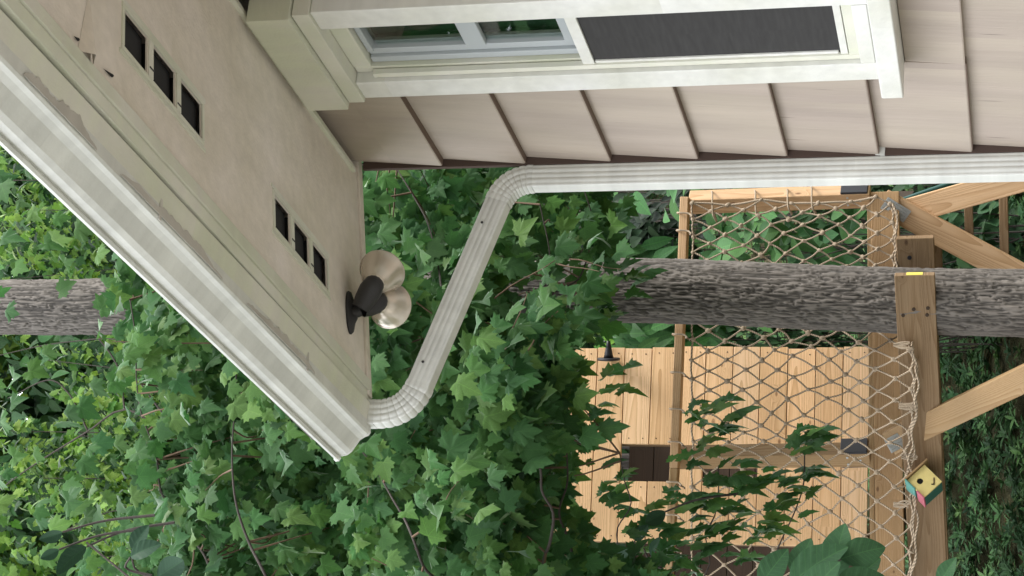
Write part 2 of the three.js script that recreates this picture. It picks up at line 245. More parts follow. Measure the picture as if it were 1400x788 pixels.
// ------------------------------------------------------------------ gutter and downspout
const gutter = thing('rain_gutter', 'white metal eave gutter with flaking underside and a bent ribbed downspout at the house corner', 'gutter', V(CORNER.x, 0, CORNER.z)); gutter.rotation.y = PHI;
{
  const outer = [[.794, -.012], [.794, -.134], [.800, -.138], [.884, -.146], [.891, -.142], [.896, -.130], [.906, -.116], [.925, -.105], [.943, -.095], [.953, -.083], [.957, -.068], [.958, -.058], [.966, -.0615], [.973, -.058], [.974, -.050], [.969, -.045]];
  const inner = outer.slice().reverse().map(([o, y], i) => { const k = outer.length - 1 - i, a = outer[Math.max(0, k - 1)], b = outer[Math.min(outer.length - 1, k + 1)], tx = b[0] - a[0], ty = b[1] - a[1], l = Math.hypot(tx, ty) || 1; return [o - ty / l * 0.002 * 1, y + tx / l * 0.002]; });
  const L = 0.03 - NEAR;
  const g = new THREE.ExtrudeGeometry(new THREE.Shape([...outer, ...inner].map(([o, y]) => new THREE.Vector2(o, y))), { depth: L, bevelEnabled: false, steps: 1 });
  g.rotateY(Math.PI / 2); g.translate(NEAR, 0, 0); boxUV(g); // shape o -> -z
  const tr = mesh('trough', g, M.gutter, gutter); tr.position.set(0, J, 0); tr.rotation.z = -0.012;
  const capShape = new THREE.Shape(outer.map(([o, y]) => new THREE.Vector2(o, y)));
  const cg = new THREE.ExtrudeGeometry(capShape, { depth: 0.003, bevelEnabled: true, bevelSize: 0.003, bevelThickness: 0.001, bevelSegments: 1 }); cg.rotateY(Math.PI / 2); cg.translate(0.031, 0, 0);
  const cap = mesh('end_cap', boxUV(cg), M.gutter, gutter); cap.position.set(0, J, 0);
  // flakes of missing paint on the underside: irregular sheets a hair below it
  const under = mesh('painted_underside', box(0.03 - NEAR, 0.0012, 0.084), M.trim, gutter); orient(under, V((NEAR + 0.03) / 2, J - 0.1432 - 0.012 * (NEAR + 0.03) / 2, -0.842), V(1, -0.012, 0), V(0, 0.0948, -0.9955));
  const flake = (x0, x1, o0, o1, sd) => { const n = 70, up = [], dn = []; for (let i = 0; i <= n; i++) { const t = i / n, x = x0 + (x1 - x0) * t, e = Math.pow(Math.max(0, Math.sin(Math.PI * t)), 0.45), w = 0.55 + 0.75 * fbm(t * 3.1 + sd * 5.3, sd * 2.7, 3, 2) + 0.5 * fbm(t * 17, sd * 3.3, 7, 3); up.push([x, o1 - 0.0015 * rnd()]); dn.push([x, o1 - (o1 - o0) * e * Math.min(1.1, Math.max(0.06, w))]); }
    return new THREE.ExtrudeGeometry(new THREE.Shape([...up, ...dn.reverse()].map((q) => new THREE.Vector2(...q))), { depth: 0.0012, bevelEnabled: false }); };
  const F = [[-2.2, -1.86, 0.826, 0.884, 1], [-1.74, -1.14, 0.838, 0.884, 2], [-0.98, -0.46, 0.846, 0.884, 3], [-0.44, -0.13, 0.803, 0.836, 4], [-2.9, -2.4, 0.82, 0.88, 5]];
  for (const [a, b, c, d, s] of F) { const m = mesh('bare_patch', boxUV(flake(a, b, c, d, s)), M.bare, gutter); orient(m, V(0, J - 0.0655, 0), V(1, -0.012, 0), V(0, 0.9955, -0.0948)); }
  // joint straps across gutter underside and fascia
  for (const x of [-1.52, -0.52]) { const m = mesh('seam', rbox(0.012, 0.003, 0.10, 0.001), M.bare, gutter); m.position.set(x, J - 0.1445 - x * 0.012 + 0.001, -0.842); m.rotation.x = -0.095; }
  // downspout: ribbed rectangular pipe swept in the plane just past the corner
  const prof = []; // (a across the bend plane, b along x), ribs on the broad faces
  const hw_ = 0.0385, hd = 0.0275, ribs = 3;
  const faceA = (t) => 0.0034 * Math.pow(Math.abs(Math.sin((t - 0.1) / 0.8 * Math.PI * ribs)), 0.8);
  const N = 26;
  for (let i = 0; i <= N; i++) { const t = i / N; prof.push([-hw_ + 0.005 + t * (2 * hw_ - 0.01), -hd - (t > 0.1 && t < 0.9 ? faceA(t) : 0)]); }
  prof.push([hw_ - 0.0015, -hd + 0.0015], [hw_, -hd + 0.005], [hw_, hd - 0.005], [hw_ - 0.0015, hd - 0.0015]);
  for (let i = 0; i <= N; i++) { const t = 1 - i / N; prof.push([-hw_ + 0.005 + t * (2 * hw_ - 0.01), hd + (t > 0.1 && t < 0.9 ? faceA(t) : 0)]); }
  prof.push([-hw_ + 0.0015, hd - 0.0015], [-hw_, hd - 0.005], [-hw_, -hd + 0.005], [-hw_ + 0.0015, -hd + 0.0015]);
  const sweep = (pts, scale) => { // pts: [o, y, nx, ny, k]
    const P = prof.length, pos = [], uv = [], idx = []; let len = 0;
    pts.forEach(([o, y, nx, ny], i) => { if (i) len += Math.hypot(o - pts[i - 1][0], y - pts[i - 1][1]); const s = scale ? scale(i, pts.length) : 1; prof.forEach(([a, b], j) => { pos.push(0.03 + b * s, y + ny * a * s, -(o + nx * a * s)); uv.push(len, j / P * 0.27); }); });
    for (let i = 0; i < pts.length - 1; i++) for (let j = 0; j < P; j++) { const a = i * P + j, b = i * P + (j + 1) % P; idx.push(a, b, a + P, b, b + P, a + P); }
    const g = new THREE.BufferGeometry(); g.setAttribute('position', new THREE.Float32BufferAttribute(pos, 3)); g.setAttribute('uv', new THREE.Float32BufferAttribute(uv, 2)); g.setIndex(idx); return (() => { const q = g.toNonIndexed(); q.computeVertexNormals(); return q; })();
  };
  const A = [0.825, -0.118], B = [0.825, -0.262], Cc = [0.040, -0.502], E = [0.040, -J - 0.0 + 0.12];
  const dir = (p, q) => { const l = Math.hypot(q[0] - p[0], q[1] - p[1]); return [(q[0] - p[0]) / l, (q[1] - p[1]) / l]; };
  const d1 = dir(A, B), d2 = dir(B, Cc), d3 = dir(Cc, E);
  const line = (p, q, n = 2) => Array.from({ length: n }, (_, i) => { const t = i / (n - 1), d = dir(p, q); return [p[0] + (q[0] - p[0]) * t, p[1] + (q[1] - p[1]) * t, -d[1], d[0]]; });
  const bend = (K, da, db, T, n) => { const p0 = [K[0] - da[0] * T, K[1] - da[1] * T], p1 = [K[0] + db[0] * T, K[1] + db[1] * T]; const r = []; for (let i = 0; i <= n; i++) { const t = i / n, a = (1 - t) * (1 - t), b = 2 * t * (1 - t), c = t * t; const tx = (1 - t) * da[0] + t * db[0], ty = (1 - t) * da[1] + t * db[1], l = Math.hypot(tx, ty); r.push([a * p0[0] + b * K[0] + c * p1[0], a * p0[1] + b * K[1] + c * p1[1], -ty / l, tx / l]); } return [p0, r, p1]; };
  const [b0, bendA, b1] = bend(B, d1, d2, 0.10, 48), [c0, bendB, c1] = bend(Cc, d2, d3, 0.085, 48);
  const pleat = (i, n) => 1 + 0.012 + ((i % 6) === 0 ? -0.05 : (i % 6) === 1 || (i % 6) === 5 ? -0.006 : 0.012) * (i > 2 && i < n - 3 ? 1 : 0.2);
  const ds = (name, g) => { const m = mesh(name, g, M.gutter, gutter); m.position.set(0, J, 0); return m; };
  ds('outlet_pipe', sweep(line(A, b0), () => 1.03)); ds('elbow', sweep(bendA, pleat)); ds('offset_pipe', sweep(line(b1, c0), () => 0.965)); ds('elbow', sweep(bendB, pleat)); ds('downpipe', sweep(line(c1, E), () => 0.965));
  const st = mesh('strap', merge([rboxAt(0.062, 0.028, 0.002, 0.03, 0, 0.0), rboxAt(0.002, 0.028, 0.035, 0.0, 0, 0.018)]), M.gutter, gutter); st.position.set(0, J - 1.66, -0.002); st.rotation.x = 0.05;
  for (const [o, y] of [[0.665, -0.30], [0.20, -0.44]]) { const s = mesh('screw', new THREE.SphereGeometry(0.0045, 8, 6), M.bronze, gutter); s.position.set(0.001, J + y, -o); }
}
// ------------------------------------------------------------------ twin floodlight under the eave
{
  const base = hw(-0.147, -0.0965, 0.563);
  const fl = thing('flood_light', 'twin-headed bronze security floodlight on a round plate under the eave', 'floodlight', base);
  const down = NOUT.clone().multiplyScalar(-0.167).add(V(0, -0.986, 0)).normalize();
  const plate = mesh('base_plate', new THREE.LatheGeometry([[0, 0], [0.078, 0], [0.08, 0.004], [0.074, 0.011], [0.045, 0.018], [0.03, 0.026], [0, 0.028]].map((q) => new THREE.Vector2(...q)), 36), M.bronze, fl);
  orient(plate, V(0, 0, 0), NOUT, D1); { const Yd = down.clone(), Xd = NOUT.clone().addScaledVector(Yd, -NOUT.dot(Yd)).normalize(), Zd = Xd.clone().cross(Yd); plate.quaternion.setFromRotationMatrix(new THREE.Matrix4().makeBasis(Xd, Yd, Zd)); } plate.scale.set(0.9, 1, 0.36);
  const P = (x, y, dz) => at(x, y, base.z + dz).sub(base);
  const head = (p0, p1, dir, rn, rw, len) => {
    const sock = mesh('socket', tube([p0, p0.clone().lerp(p1, 0.5), p1, p1.clone().addScaledVector(dir, 0.015)], [0.026, 0.033, 0.036, 0.031], 16, 6), M.bronze, fl);
    const lathe = new THREE.LatheGeometry([[rn * 0.5, 0], [rn, 0.002], [rn + 0.004, 0.012], [rn + 0.004, 0.02], [rn + (rw - rn) * 0.30, len * 0.28], [rn + (rw - rn) * 0.56, len * 0.52], [rn + (rw - rn) * 0.80, len * 0.78], [rw, len], [rw + 0.005, len + 0.002], [rw + 0.005, len + 0.008], [rw, len + 0.009], [rw - 0.003, len], [rn + (rw - rn) * 0.53 - 0.003, len * 0.5], [rn - 0.002, 0.02]].map((q) => new THREE.Vector2(...q)), 56);
    const bell = mesh('lamp_shade', lathe, M.bell, fl); bell.position.copy(p1); bell.quaternion.setFromUnitVectors(V(0, 1, 0), dir);
    const bulb = mesh('bulb', new THREE.SphereGeometry(0.028, 16, 12), std({ color: rgb(0.7, 0.7, 0.68), roughness: 0.3 }), fl); bulb.position.copy(p1).addScaledVector(dir, len * 0.55);
  };
  const neck = mesh('swivel', tube([P(479, 428, 0), P(486, 427, 0.0), P(492, 424, -0.005)], [0.022, 0.018, 0.02], 12, 5), M.bronze, fl);
  const dA = FWD.clone().multiplyScalar(0.72).addScaledVector(EU, 0.40).addScaledVector(EV, 0.20).normalize();
  const dB = FWD.clone().multiplyScalar(0.76).addScaledVector(EU, -0.12).addScaledVector(EV, 0.32).normalize();
  head(P(492, 422, 0.02), P(510, 391, 0.0), dA, 0.031, 0.067, 0.09);
  head(P(494, 423, -0.02), P(515, 413, -0.06), dB, 0.030, 0.066, 0.09);
}

// ------------------------------------------------------------------ leaves
function leafGeo(outline, centre, fold, droop, jig = 0) { // fan of triangles from the middle of the blade; outline is the right half, base to tip
  const o = [...outline, ...outline.slice(1, -1).reverse().map(([x, y]) => [-x, y])], pos = [], uv = [], idx = [];
  const z = (x, y) => fold * Math.abs(x) - droop * y * y + jig * Math.sin(x * 9 + y * 5);
  for (const [x, y] of [centre, ...o]) { pos.push(x, y, z(x, y)); uv.push(x * 0.75 + 0.5, y * 0.85 + 0.12); }
  for (let i = 1; i <= o.length; i++) idx.push(0, i, i % o.length + 1);
  const g = new THREE.BufferGeometry(); g.setAttribute('position', new THREE.Float32BufferAttribute(pos, 3)); g.setAttribute('uv', new THREE.Float32BufferAttribute(uv, 2)); g.setIndex(idx);
  const q = g.toNonIndexed(); q.computeVertexNormals(); const f = mergeVertices(g); f.computeVertexNormals(); return f;
}
const mapleHalf = [[0, 0], [0.13, -0.075], [0.37, -0.13], [0.37, 0.0], [0.54, 0.04], [0.47, 0.15], [0.56, 0.25], [0.72, 0.40], [0.57, 0.42], [0.56, 0.58], [0.37, 0.49], [0.32, 0.60], [0.37, 0.76], [0.22, 0.74], [0.14, 0.88], [0, 1.04]];
const mapleGeos = [leafGeo(mapleHalf, [0, 0.24], 0.20, 0.22), leafGeo(mapleHalf.map(([x, y]) => [x * 0.94, y * 1.03]), [0, 0.24], -0.14, 0.34, 0.03), leafGeo(mapleHalf.map(([x, y]) => [x * 1.04, y]), [0, 0.22], 0.42, 0.3, 0.07), leafGeo(mapleHalf.map(([x, y]) => [x * 0.9, y * 0.96]), [0, 0.3], -0.35, 0.55, 0.06), leafGeo(mapleHalf.map(([x, y], i) => [x * (i % 2 ? 1.06 : 0.98), y * 1.02]), [0.03, 0.26], 0.1, 0.6, 0.1)];
const ovateHalf = [[0, 0], [0.10, 0.05], [0.22, 0.18], [0.29, 0.36], [0.29, 0.52], [0.22, 0.72], [0.10, 0.90], [0, 1.02]];
function bladeGeo(half, n, fold, droop) { // ribbed blade with a midrib
  const pos = [], uv = [], idx = []; half.forEach(([w, y]) => { for (let k = -n; k <= n; k++) { const x = w * k / n; pos.push(x, y + Math.abs(x) * 0.1, fold * Math.abs(x) - droop * y * y + 0.010 * Math.sin(y * 34 - Math.abs(x) * 22) * Math.abs(k / n)); uv.push(x * 0.75 + 0.5, y * 0.85 + 0.12); } });
  const W = 2 * n + 1; for (let j = 0; j < half.length - 1; j++) for (let i = 0; i < W - 1; i++) { const a = j * W + i; idx.push(a, a + 1, a + W, a + 1, a + W + 1, a + W); }
  const g = new THREE.BufferGeometry(); g.setAttribute('position', new THREE.Float32BufferAttribute(pos, 3)); g.setAttribute('uv', new THREE.Float32BufferAttribute(uv, 2)); g.setIndex(idx); g.computeVertexNormals(); return g;
}
const fineHalf = []; for (let k = 0; k <= 20; k++) { const y = k / 20; fineHalf.push([0.30 * Math.pow(Math.sin(Math.PI * Math.pow(y, 0.85)), 0.75) + 0.0, y]); }
const bigLeaf = [bladeGeo(fineHalf, 5, 0.25, 0.25), bladeGeo(fineHalf.map(([w, y]) => [w * 1.2, y]), 5, 0.1, 0.4)];
const ovateGeo = leafGeo(ovateHalf, [0, 0.4], 0.25, 0.25);
const lanceGeo = leafGeo([[0, 0], [0.10, 0.22], [0.13, 0.5], [0.08, 0.8], [0, 1]], [0, 0.45], 0.3, 0.3);
function veinTex(lobed) {
  const W = 256, cv = document.createElement('canvas'); cv.width = cv.height = W; const c = cv.getContext('2d');
  c.fillStyle = '#d2d6cc'; c.fillRect(0, 0, W, W);
  for (let i = 0; i < 900; i++) { const l = 190 + Math.floor(rr(0, 50)); c.fillStyle = `rgba(${l},${l + 4},${l - 10},0.35)`; c.fillRect(rr(0, W), rr(0, W), rr(2, 12), rr(2, 12)); }
  const P = (x, y) => [(x * 0.75 + 0.5) * W, (1 - (y * 0.85 + 0.12)) * W], ln = (a, b, w) => { c.lineWidth = w; c.beginPath(); c.moveTo(...P(...a)); c.lineTo(...P(...b)); c.stroke(); };
  c.strokeStyle = 'rgba(250,255,225,0.85)';
  if (lobed) { for (const t of [[0, 1], [0.64, 0.42], [-0.64, 0.42], [0.33, -0.08], [-0.33, -0.08]]) { ln([0, 0.02], t, 3); for (const f of [0.35, 0.55, 0.75]) for (const s of [-1, 1]) { const bx = t[0] * f, by = 0.02 + (t[1] - 0.02) * f, a = Math.atan2(t[1], t[0]) + s * 0.75; ln([bx, by], [bx + Math.cos(a) * 0.16, by + Math.sin(a) * 0.16], 1.3); } } }
  else { ln([0, 0], [0, 1], 4); for (let k = 1; k < 9; k++) for (const s of [-1, 1]) ln([0, k * 0.1], [s * 0.3, k * 0.1 + 0.16], 1.6); }
  const t = new THREE.CanvasTexture(cv); t.colorSpace = THREE.SRGBColorSpace; t.magFilter = THREE.LinearFilter; t.needsUpdate = true; return t;
}
const vLobed = veinTex(true), vPlain = veinTex(false);
const leafMat = (c, map, tr = 0.55, coat = 0.2) => new THREE.MeshPhysicalMaterial({ color: c, map, roughness: 0.85, transmission: tr, thickness: 0, ior: 1.4, clearcoat: coat * 0.5, clearcoatRoughness: 0.4, specularIntensity: 0.35, side: THREE.DoubleSide });
const WHITE = rgb(1, 1, 1);
const maplePal = [rgb(0.085, 0.225, 0.066), rgb(0.105, 0.25, 0.066), rgb(0.068, 0.185, 0.058), rgb(0.15, 0.295, 0.075), rgb(0.088, 0.225, 0.08)];
const mapleMats = maplePal.map((c) => leafMat(c, vLobed));
const Q = new THREE.Quaternion(), MX = new THREE.Matrix4(), SC = new THREE.Vector3();
// matrix of a leaf: base at p, tip along t, upper face towards n
function leafMatrix(p, t, n, s, sx = 1) { const Y = t.clone().normalize(), Z = n.clone().addScaledVector(Y, -n.dot(Y)); if (Z.lengthSq() < 1e-6) Z.set(1, 0, 0.3); Z.normalize(); const X = Y.clone().cross(Z); return new THREE.Matrix4().makeBasis(X.multiplyScalar(s * sx), Y.multiplyScalar(s), Z.multiplyScalar(s)).setPosition(p); }
const jitterColor = (c, a = 0.2) => { const k = 1 + rr(-a, a); return rgb(c.r * k * (1 + rr(-a, a) * 0.6), c.g * k, c.b * k * (1 + rr(-a, a) * 0.7)); };
function foliage(name, geo, mat, list, pal, parent) { const im = new THREE.InstancedMesh(geo, mat, list.length); im.name = name; list.forEach((m, i) => { im.setMatrixAt(i, m); im.setColorAt(i, jitterColor(pal[Math.floor(rnd() * pal.length)])); }); im.castShadow = im.receiveShadow = true; im.userData.kind = 'stuff'; parent.add(im); return im; }
const barkMat = std({ color: rgb(0.055, 0.045, 0.038), roughness: 0.9, bumpMap: bumpTex, bumpScale: 0.002 }), twigMat = std({ color: rgb(0.12, 0.075, 0.045), roughness: 0.85 });
const inPoly = (x, y, P) => { let c = false; for (let i = 0, j = P.length - 1; i < P.length; j = i++) if ((P[i][1] > y) !== (P[j][1] > y) && x < (P[j][0] - P[i][0]) * (y - P[i][1]) / (P[j][1] - P[i][1]) + P[i][0]) c = !c; return c; };
const rv = () => V(gauss(), gauss(), gauss());


// ------------------------------------------------------------------ tall tree whose trunk carries the beams
const trunkPath = [[-420, 421, -9.55], [0, 420.5, -9.55], [180, 419, -9.55], [500, 408, -9.55], [870, 397.5, -9.55], [1100, 406, -9.55], [1230, 411, -9.55], [1400, 415, -9.55], [1700, 420, -9.55]];
{
  const base = at(1560, 416, -9.55); 
  const tree = thing('tall_tree', 'tall straight tree trunk with dark furrowed grey bark, held between two beams', 'tree', V(base.x, 0.4, base.z));
  const pts = trunkPath.map(([x, y, z]) => at(x, y, z)); pts.unshift(pts[0].clone().add(V(0.05, 5.2, 0)));
  const rad = [0.12, 0.142, 0.147, 0.15, 0.156, 0.160, 0.158, 0.156, 0.160, 0.19];
  const c = new THREE.CatmullRomCurve3(pts.slice().reverse()), RR = rad.slice().reverse(), NS = 190, NL = 1800;
  const len = c.getLength(), pos = [], col = [], idx = [];
  for (let i = 0; i <= NL; i++) {
    const t = i / NL, o = c.getPoint(t), u = t * (RR.length - 1), k = Math.min(RR.length - 2, Math.floor(u)), R = RR[k] + (RR[k + 1] - RR[k]) * (u - k), s = o.y;
    for (let j = 0; j <= NS; j++) {
      const a = (j % NS) / NS * Math.PI * 2, ca = Math.cos(a), sa = Math.sin(a);
      // furrows: warped long cells around the stem
      const wx = ca * 3.2, wz = sa * 3.2, wrp = 0.5 * nse.noise(wx * 1.3, s * 3.5, wz * 1.3);
      const q1 = nse.noise(wx * 3.4 + wrp, s * 4.2 + wrp, wz * 3.4), q2 = nse.noise(wx * 5.0 + 9, s * 9 + wrp, wz * 5.0), q3 = nse.noise(wx * 2.6 + 4, s * 3.6, wz * 2.6 + wrp);
      const ridge = (v, w) => Math.min(1, Math.abs(v) / w), sm = (v) => v * v * (3 - 2 * v);
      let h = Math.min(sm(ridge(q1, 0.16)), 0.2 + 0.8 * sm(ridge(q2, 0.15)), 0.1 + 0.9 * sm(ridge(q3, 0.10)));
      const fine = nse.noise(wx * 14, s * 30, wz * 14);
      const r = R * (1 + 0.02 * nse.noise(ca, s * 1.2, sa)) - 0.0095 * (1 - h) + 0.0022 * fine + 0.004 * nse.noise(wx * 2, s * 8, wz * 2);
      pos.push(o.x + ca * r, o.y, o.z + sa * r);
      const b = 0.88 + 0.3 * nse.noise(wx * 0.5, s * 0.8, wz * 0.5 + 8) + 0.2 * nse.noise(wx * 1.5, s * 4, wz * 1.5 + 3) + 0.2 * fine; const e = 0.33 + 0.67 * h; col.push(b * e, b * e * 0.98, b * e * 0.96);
    }
  }
  for (let i = 0; i < NL; i++) for (let j = 0; j < NS; j++) { const a = i * (NS + 1) + j, b = a + 1, d = a + NS + 1, e = d + 1; idx.push(a, d, b, b, d, e); }
  const g = new THREE.BufferGeometry(); g.setAttribute('position', new THREE.Float32BufferAttribute(pos, 3)); g.setAttribute('color', new THREE.Float32BufferAttribute(col, 3)); g.setIndex(idx); g.computeVertexNormals();
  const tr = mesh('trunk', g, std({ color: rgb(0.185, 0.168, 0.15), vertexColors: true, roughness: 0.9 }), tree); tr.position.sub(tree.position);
  // crown high above the picture
  const top = c.getPoint(1), list = [], br = [];
  for (let k = 0; k < 7; k++) { const a = k * 2.4, e = V(Math.cos(a) * rr(1.0, 2.2), rr(0.6, 3.4), Math.sin(a) * rr(1.0, 2.2)), s0 = c.getPoint(0.95 + 0.05 * rnd()); br.push(tube([s0, s0.clone().lerp(top.clone().add(e), 0.5).add(V(0, 0.25, 0)), top.clone().add(e)].map((q) => q.clone().sub(tree.position)), [0.07, 0.045, 0.012], 8, 6));
    for (let q = 0; q < 110; q++) list.push(leafMatrix(top.clone().add(e).add(V(gauss() * 0.7, gauss() * 0.6, gauss() * 0.7)).sub(tree.position), V(gauss(), -0.5 + gauss() * 0.5, gauss()), V(gauss() * 0.5, 1, gauss() * 0.5), rr(0.12, 0.2))); }
  mesh('branches', merge(br), barkMat, tree).userData.kind = 'stuff';
  foliage('crown', mapleGeos[0], leafMat(WHITE, vLobed), list, maplePal, tree);
}
// ------------------------------------------------------------------ treehouse
const TH = at(1212, 400, -10.0); const treehouse = thing('treehouse', 'raised wooden play deck with a plank hut, rope-netted railing and slanted legs around the trunk', 'treehouse', V(TH.x, 1.0, TH.z));
const RIMN = V(0.05, 0, 1).normalize(), LUMN = V(-0.42, 0, 0.9).normalize();
{
  const t = treehouse, p = (x, y, z) => at(x, y, z);
  // hut front wall
  const wz = -10.28, WO = p(1188, 475, wz), th = 12 * Math.PI / 180, WN = V(Math.sin(th), 0.0, Math.cos(th)), WA = V(-Math.cos(th), 0.008, Math.sin(th)).normalize();
  const wc = (x, y) => { const q = onPlane(x, y, WO, WN).sub(WO); return [q.dot(WA), q.y]; };
  const wp = (a, y, o = 0) => WO.clone().addScaledVector(WA, a).add(V(0, y, 0)).addScaledVector(WN, o);
  const wall = new THREE.Group(); wall.name = 'hut_wall'; wall.position.set(0, 0, 0); t.add(wall);
  const edges = [705, 742, 780, 817.5, 855, 892, 929, 966, 1003, 1040, 1078, 1116, 1153.5, 1190].map((x) => wc(x, 476)[1]);
  const aL = wc(1000, 743)[0], aW0 = wc(880, 605)[0], aW1 = wc(880, 656)[0];
  const Wt = { position: V(0, 0, 0).copy(t.position) };
  for (let k = 0; k < edges.length - 1; k++) {
    const y0 = edges[k + 1] + 0.002, y1 = edges[k] - 0.002, ym = (y0 + y1) / 2, cut = (k === 4 || k === 5 || k === 7 || k === 8);
    for (const [a0, a1] of cut ? [[rr(-0.006, 0.006), aW0], [aW1, aL + rr(-0.004, 0.004)]] : [[rr(-0.006, 0.008), aL + rr(-0.004, 0.004)]]) {
      const m = mesh('plank', rbox(a1 - a0, y1 - y0, 0.025, 0.0025, [rr(0, 2), Math.floor(rr(0, 7)) / 7.14 + 0.07]), M.cedar[(k * 7 + (a0 > 0.1 ? 2 : 0)) % 4], wall);
      orient(m, wp((a0 + a1) / 2, ym, -0.0125 + rr(-0.0015, 0.0015)), WA.clone().negate(), WN); m.position.sub(t.position);
      const nails = []; for (const ax of [a0 + 0.03, a1 - 0.03]) for (const dy of [-0.04, 0.035]) { nails.push(new THREE.SphereGeometry(0.0035, 6, 4).translate(-(ax - (a0 + a1) / 2), dy, 0.0128)); }
      mesh('nail_heads', merge(nails), M.darkShadeWood, m).userData.kind = 'stuff';
    }
  }
  const yB = edges[edges.length - 1], yT = edges[0];
  for (const [a, mat] of [[0.045, M.darkShadeWood], [aW0 - 0.046, M.treated], [aL - 0.045, M.treated]]) { const A = wp(a, yB, -0.026), B = wp(a, yT, -0.026); lumber('stud', A, B, 0.089, 0.09, WN, mat, t); }
  // floor, back wall with shade in its colour, unseen roof added to darken inside
  for (let k = 0; k < 10; k++) { const o = -0.10 - k * 0.142; lumber('floor_board', wp(-0.15, yB - 0.01, o), wp(aL + 0.9, yB - 0.01, o), 0.025, 0.138, WN, M.treated, t); }
  const yBack = onPlane(860, 640, wp(0, 0, -1.25), WN).y - WO.y;
  for (let k = 0; k < 9; k++) { const y = yBack - 0.075 - k * 0.15; if (y < yB) break; lumber('back_plank', wp(0.1, y, -1.25), wp(aL + 0.9, y, -1.25), 0.147, 0.025, WN, M.darkShadeWood, t); }
  for (let k = 0; k < 9; k++) { const o = 0.12 - k * 0.19; lumber('roof_board', wp(-0.15, yT + 0.03, o), wp(aL + 0.35, yT + 0.03, o), 0.022, 0.186, WN, M.treated, t); }
  // railing: top rail, two posts with black anchors
  lumber('rail', p(935.5, 269, -9.86), p(921, 640, -9.76), 0.042, 0.07, RIMN, M.pine, t);
  lumber('rail', p(921, 640, -9.76), p(912, 800, -9.72), 0.042, 0.07, RIMN, M.treatedPale, t);
  const post = (x0, y0, x1, y1, z, mat) => { const A = p(x0, y0, z), B = p(x1, y1, z), N = V(0.34, 0, 0.94).normalize(); N.set(-0.62, 0, 0.78); return lumber('post', A, B, 0.089, 0.089, N, mat, t, 0.005); };
  post(942, 284, 1190, 275, -9.93, M.pine); post(922, 634, 1190, 630, -9.84, M.treatedPale);
  for (const [y, z] of [[275, -9.93], [630, -9.84]]) {
    const A = p(1150, y, z), B = p(1187, y - 1, z), an = lumber('post_anchor', A.clone().add(V(-0.0, 0, 0)), B, 0.104, 0.104, V(-0.62, 0, 0.78), M.black, t, 0.003);
    const L = A.distanceTo(B); for (const [bx, by] of [[-0.25, 0.2], [-0.25, -0.25], [0.22, 0.0]]) { const b = mesh('bolt', new THREE.CylinderGeometry(0.006, 0.006, 0.006, 8).rotateX(Math.PI / 2), M.galv, an); b.position.set(bx * L, by * 0.1, 0.0535); }
  }
  // rim board and deck edge
  lumber('rim_board', p(1210, 262, -9.94), p(1218, 830, -9.80), 0.138, 0.038, RIMN, M.rimWood, t);
  lumber('deck_edge', p(1189, 264, -9.945), p(1194, 830, -9.80), 0.025, 0.10, RIMN, M.treatedPale, t);
  for (let k = 0; k < 4; k++) lumber('joist', p(1210, 300 + k * 150, -9.99 + k * 0.03).add(V(0, 0, 0)), p(1210, 300 + k * 150, -9.99 + k * 0.03).add(V(0.2, 0, -1.3)), 0.138, 0.038, V(1, 0, 0.2), M.darkShadeWood, t);
  // twin beams clamped on the trunk
  const bA = p(1250.5, 377, -9.33), bB = p(1271, 830, -10.02);
  const beam = lumber('beam', bA, bB, 0.184, 0.042, LUMN, M.treated, t);
  { const L = bA.distanceTo(bB); for (const [dx, dy] of [[0.20, 0.05], [0.20, -0.06], [0.17, -0.01], [0.165, 0.055]]) { const b = mesh('bolt', new THREE.CylinderGeometry(0.009, 0.009, 0.008, 8).rotateX(Math.PI / 2), M.darkShadeWood, beam); b.position.set(-L / 2 + dx, dy, 0.021); }
    const tg = mesh('end_tag', rbox(0.002, 0.075, 0.032, 0.0008), std({ color: rgb(0.72, 0.62, 0.12), roughness: 0.5 }), beam); tg.position.set(-L / 2 - 0.0012, 0.0, 0.0); }
  const bC = p(1251, 326, -9.76), bD = p(1276, 830, -10.55);
  const rb = lumber('beam', bC, bD, 0.18, 0.042, LUMN, M.treated, t); { const b = mesh('bolt', new THREE.CylinderGeometry(0.011, 0.011, 0.008, 8).rotateX(Math.PI / 2), M.black, rb); b.position.set(-bC.distanceTo(bD) / 2 + 0.10, -0.03, 0.021); }
  // slanted legs with rungs
  const LN = V(-0.16, 0.12, 0.98).normalize();
  const legA = [p(1240, 290, -9.99), p(1660, 171, -9.75)], legB = [p(1205, 276, -9.955), p(1660, 522, -10.03)], legC = [p(1215, 608, -9.74), p(1660, 396, -8.9)];
  lumber('slanted_leg', ...legA, 0.125, 0.04, LN, M.pine, t); lumber('slanted_leg', ...legB, 0.128, 0.04, LN, M.pine, t); lumber('slanted_leg', ...legC, 0.122, 0.05, V(-0.25, 0.2, 0.95), M.treatedPale, t);
  for (const [x, y0, y1, w, z] of [[1325, 270, 345, 0.042, -10.04], [1373, 258, 372, 0.044, -10.05], [1281, 300, 372, 0.05, -10.06]]) lumber('rung', p(x - 1, y0, z), p(x + 1, y1, z), w, 0.04, RIMN, M.treated, t);
  const pole = mesh('green_pole', tube([p(1225, 277, -10.2), p(1300, 251, -10.2), p(1420, 210, -10.2)], [0.014, 0.014, 0.014], 10, 4), std({ color: rgb(0.012, 0.07, 0.055), roughness: 0.4 }), t); pole.position.sub(t.position);
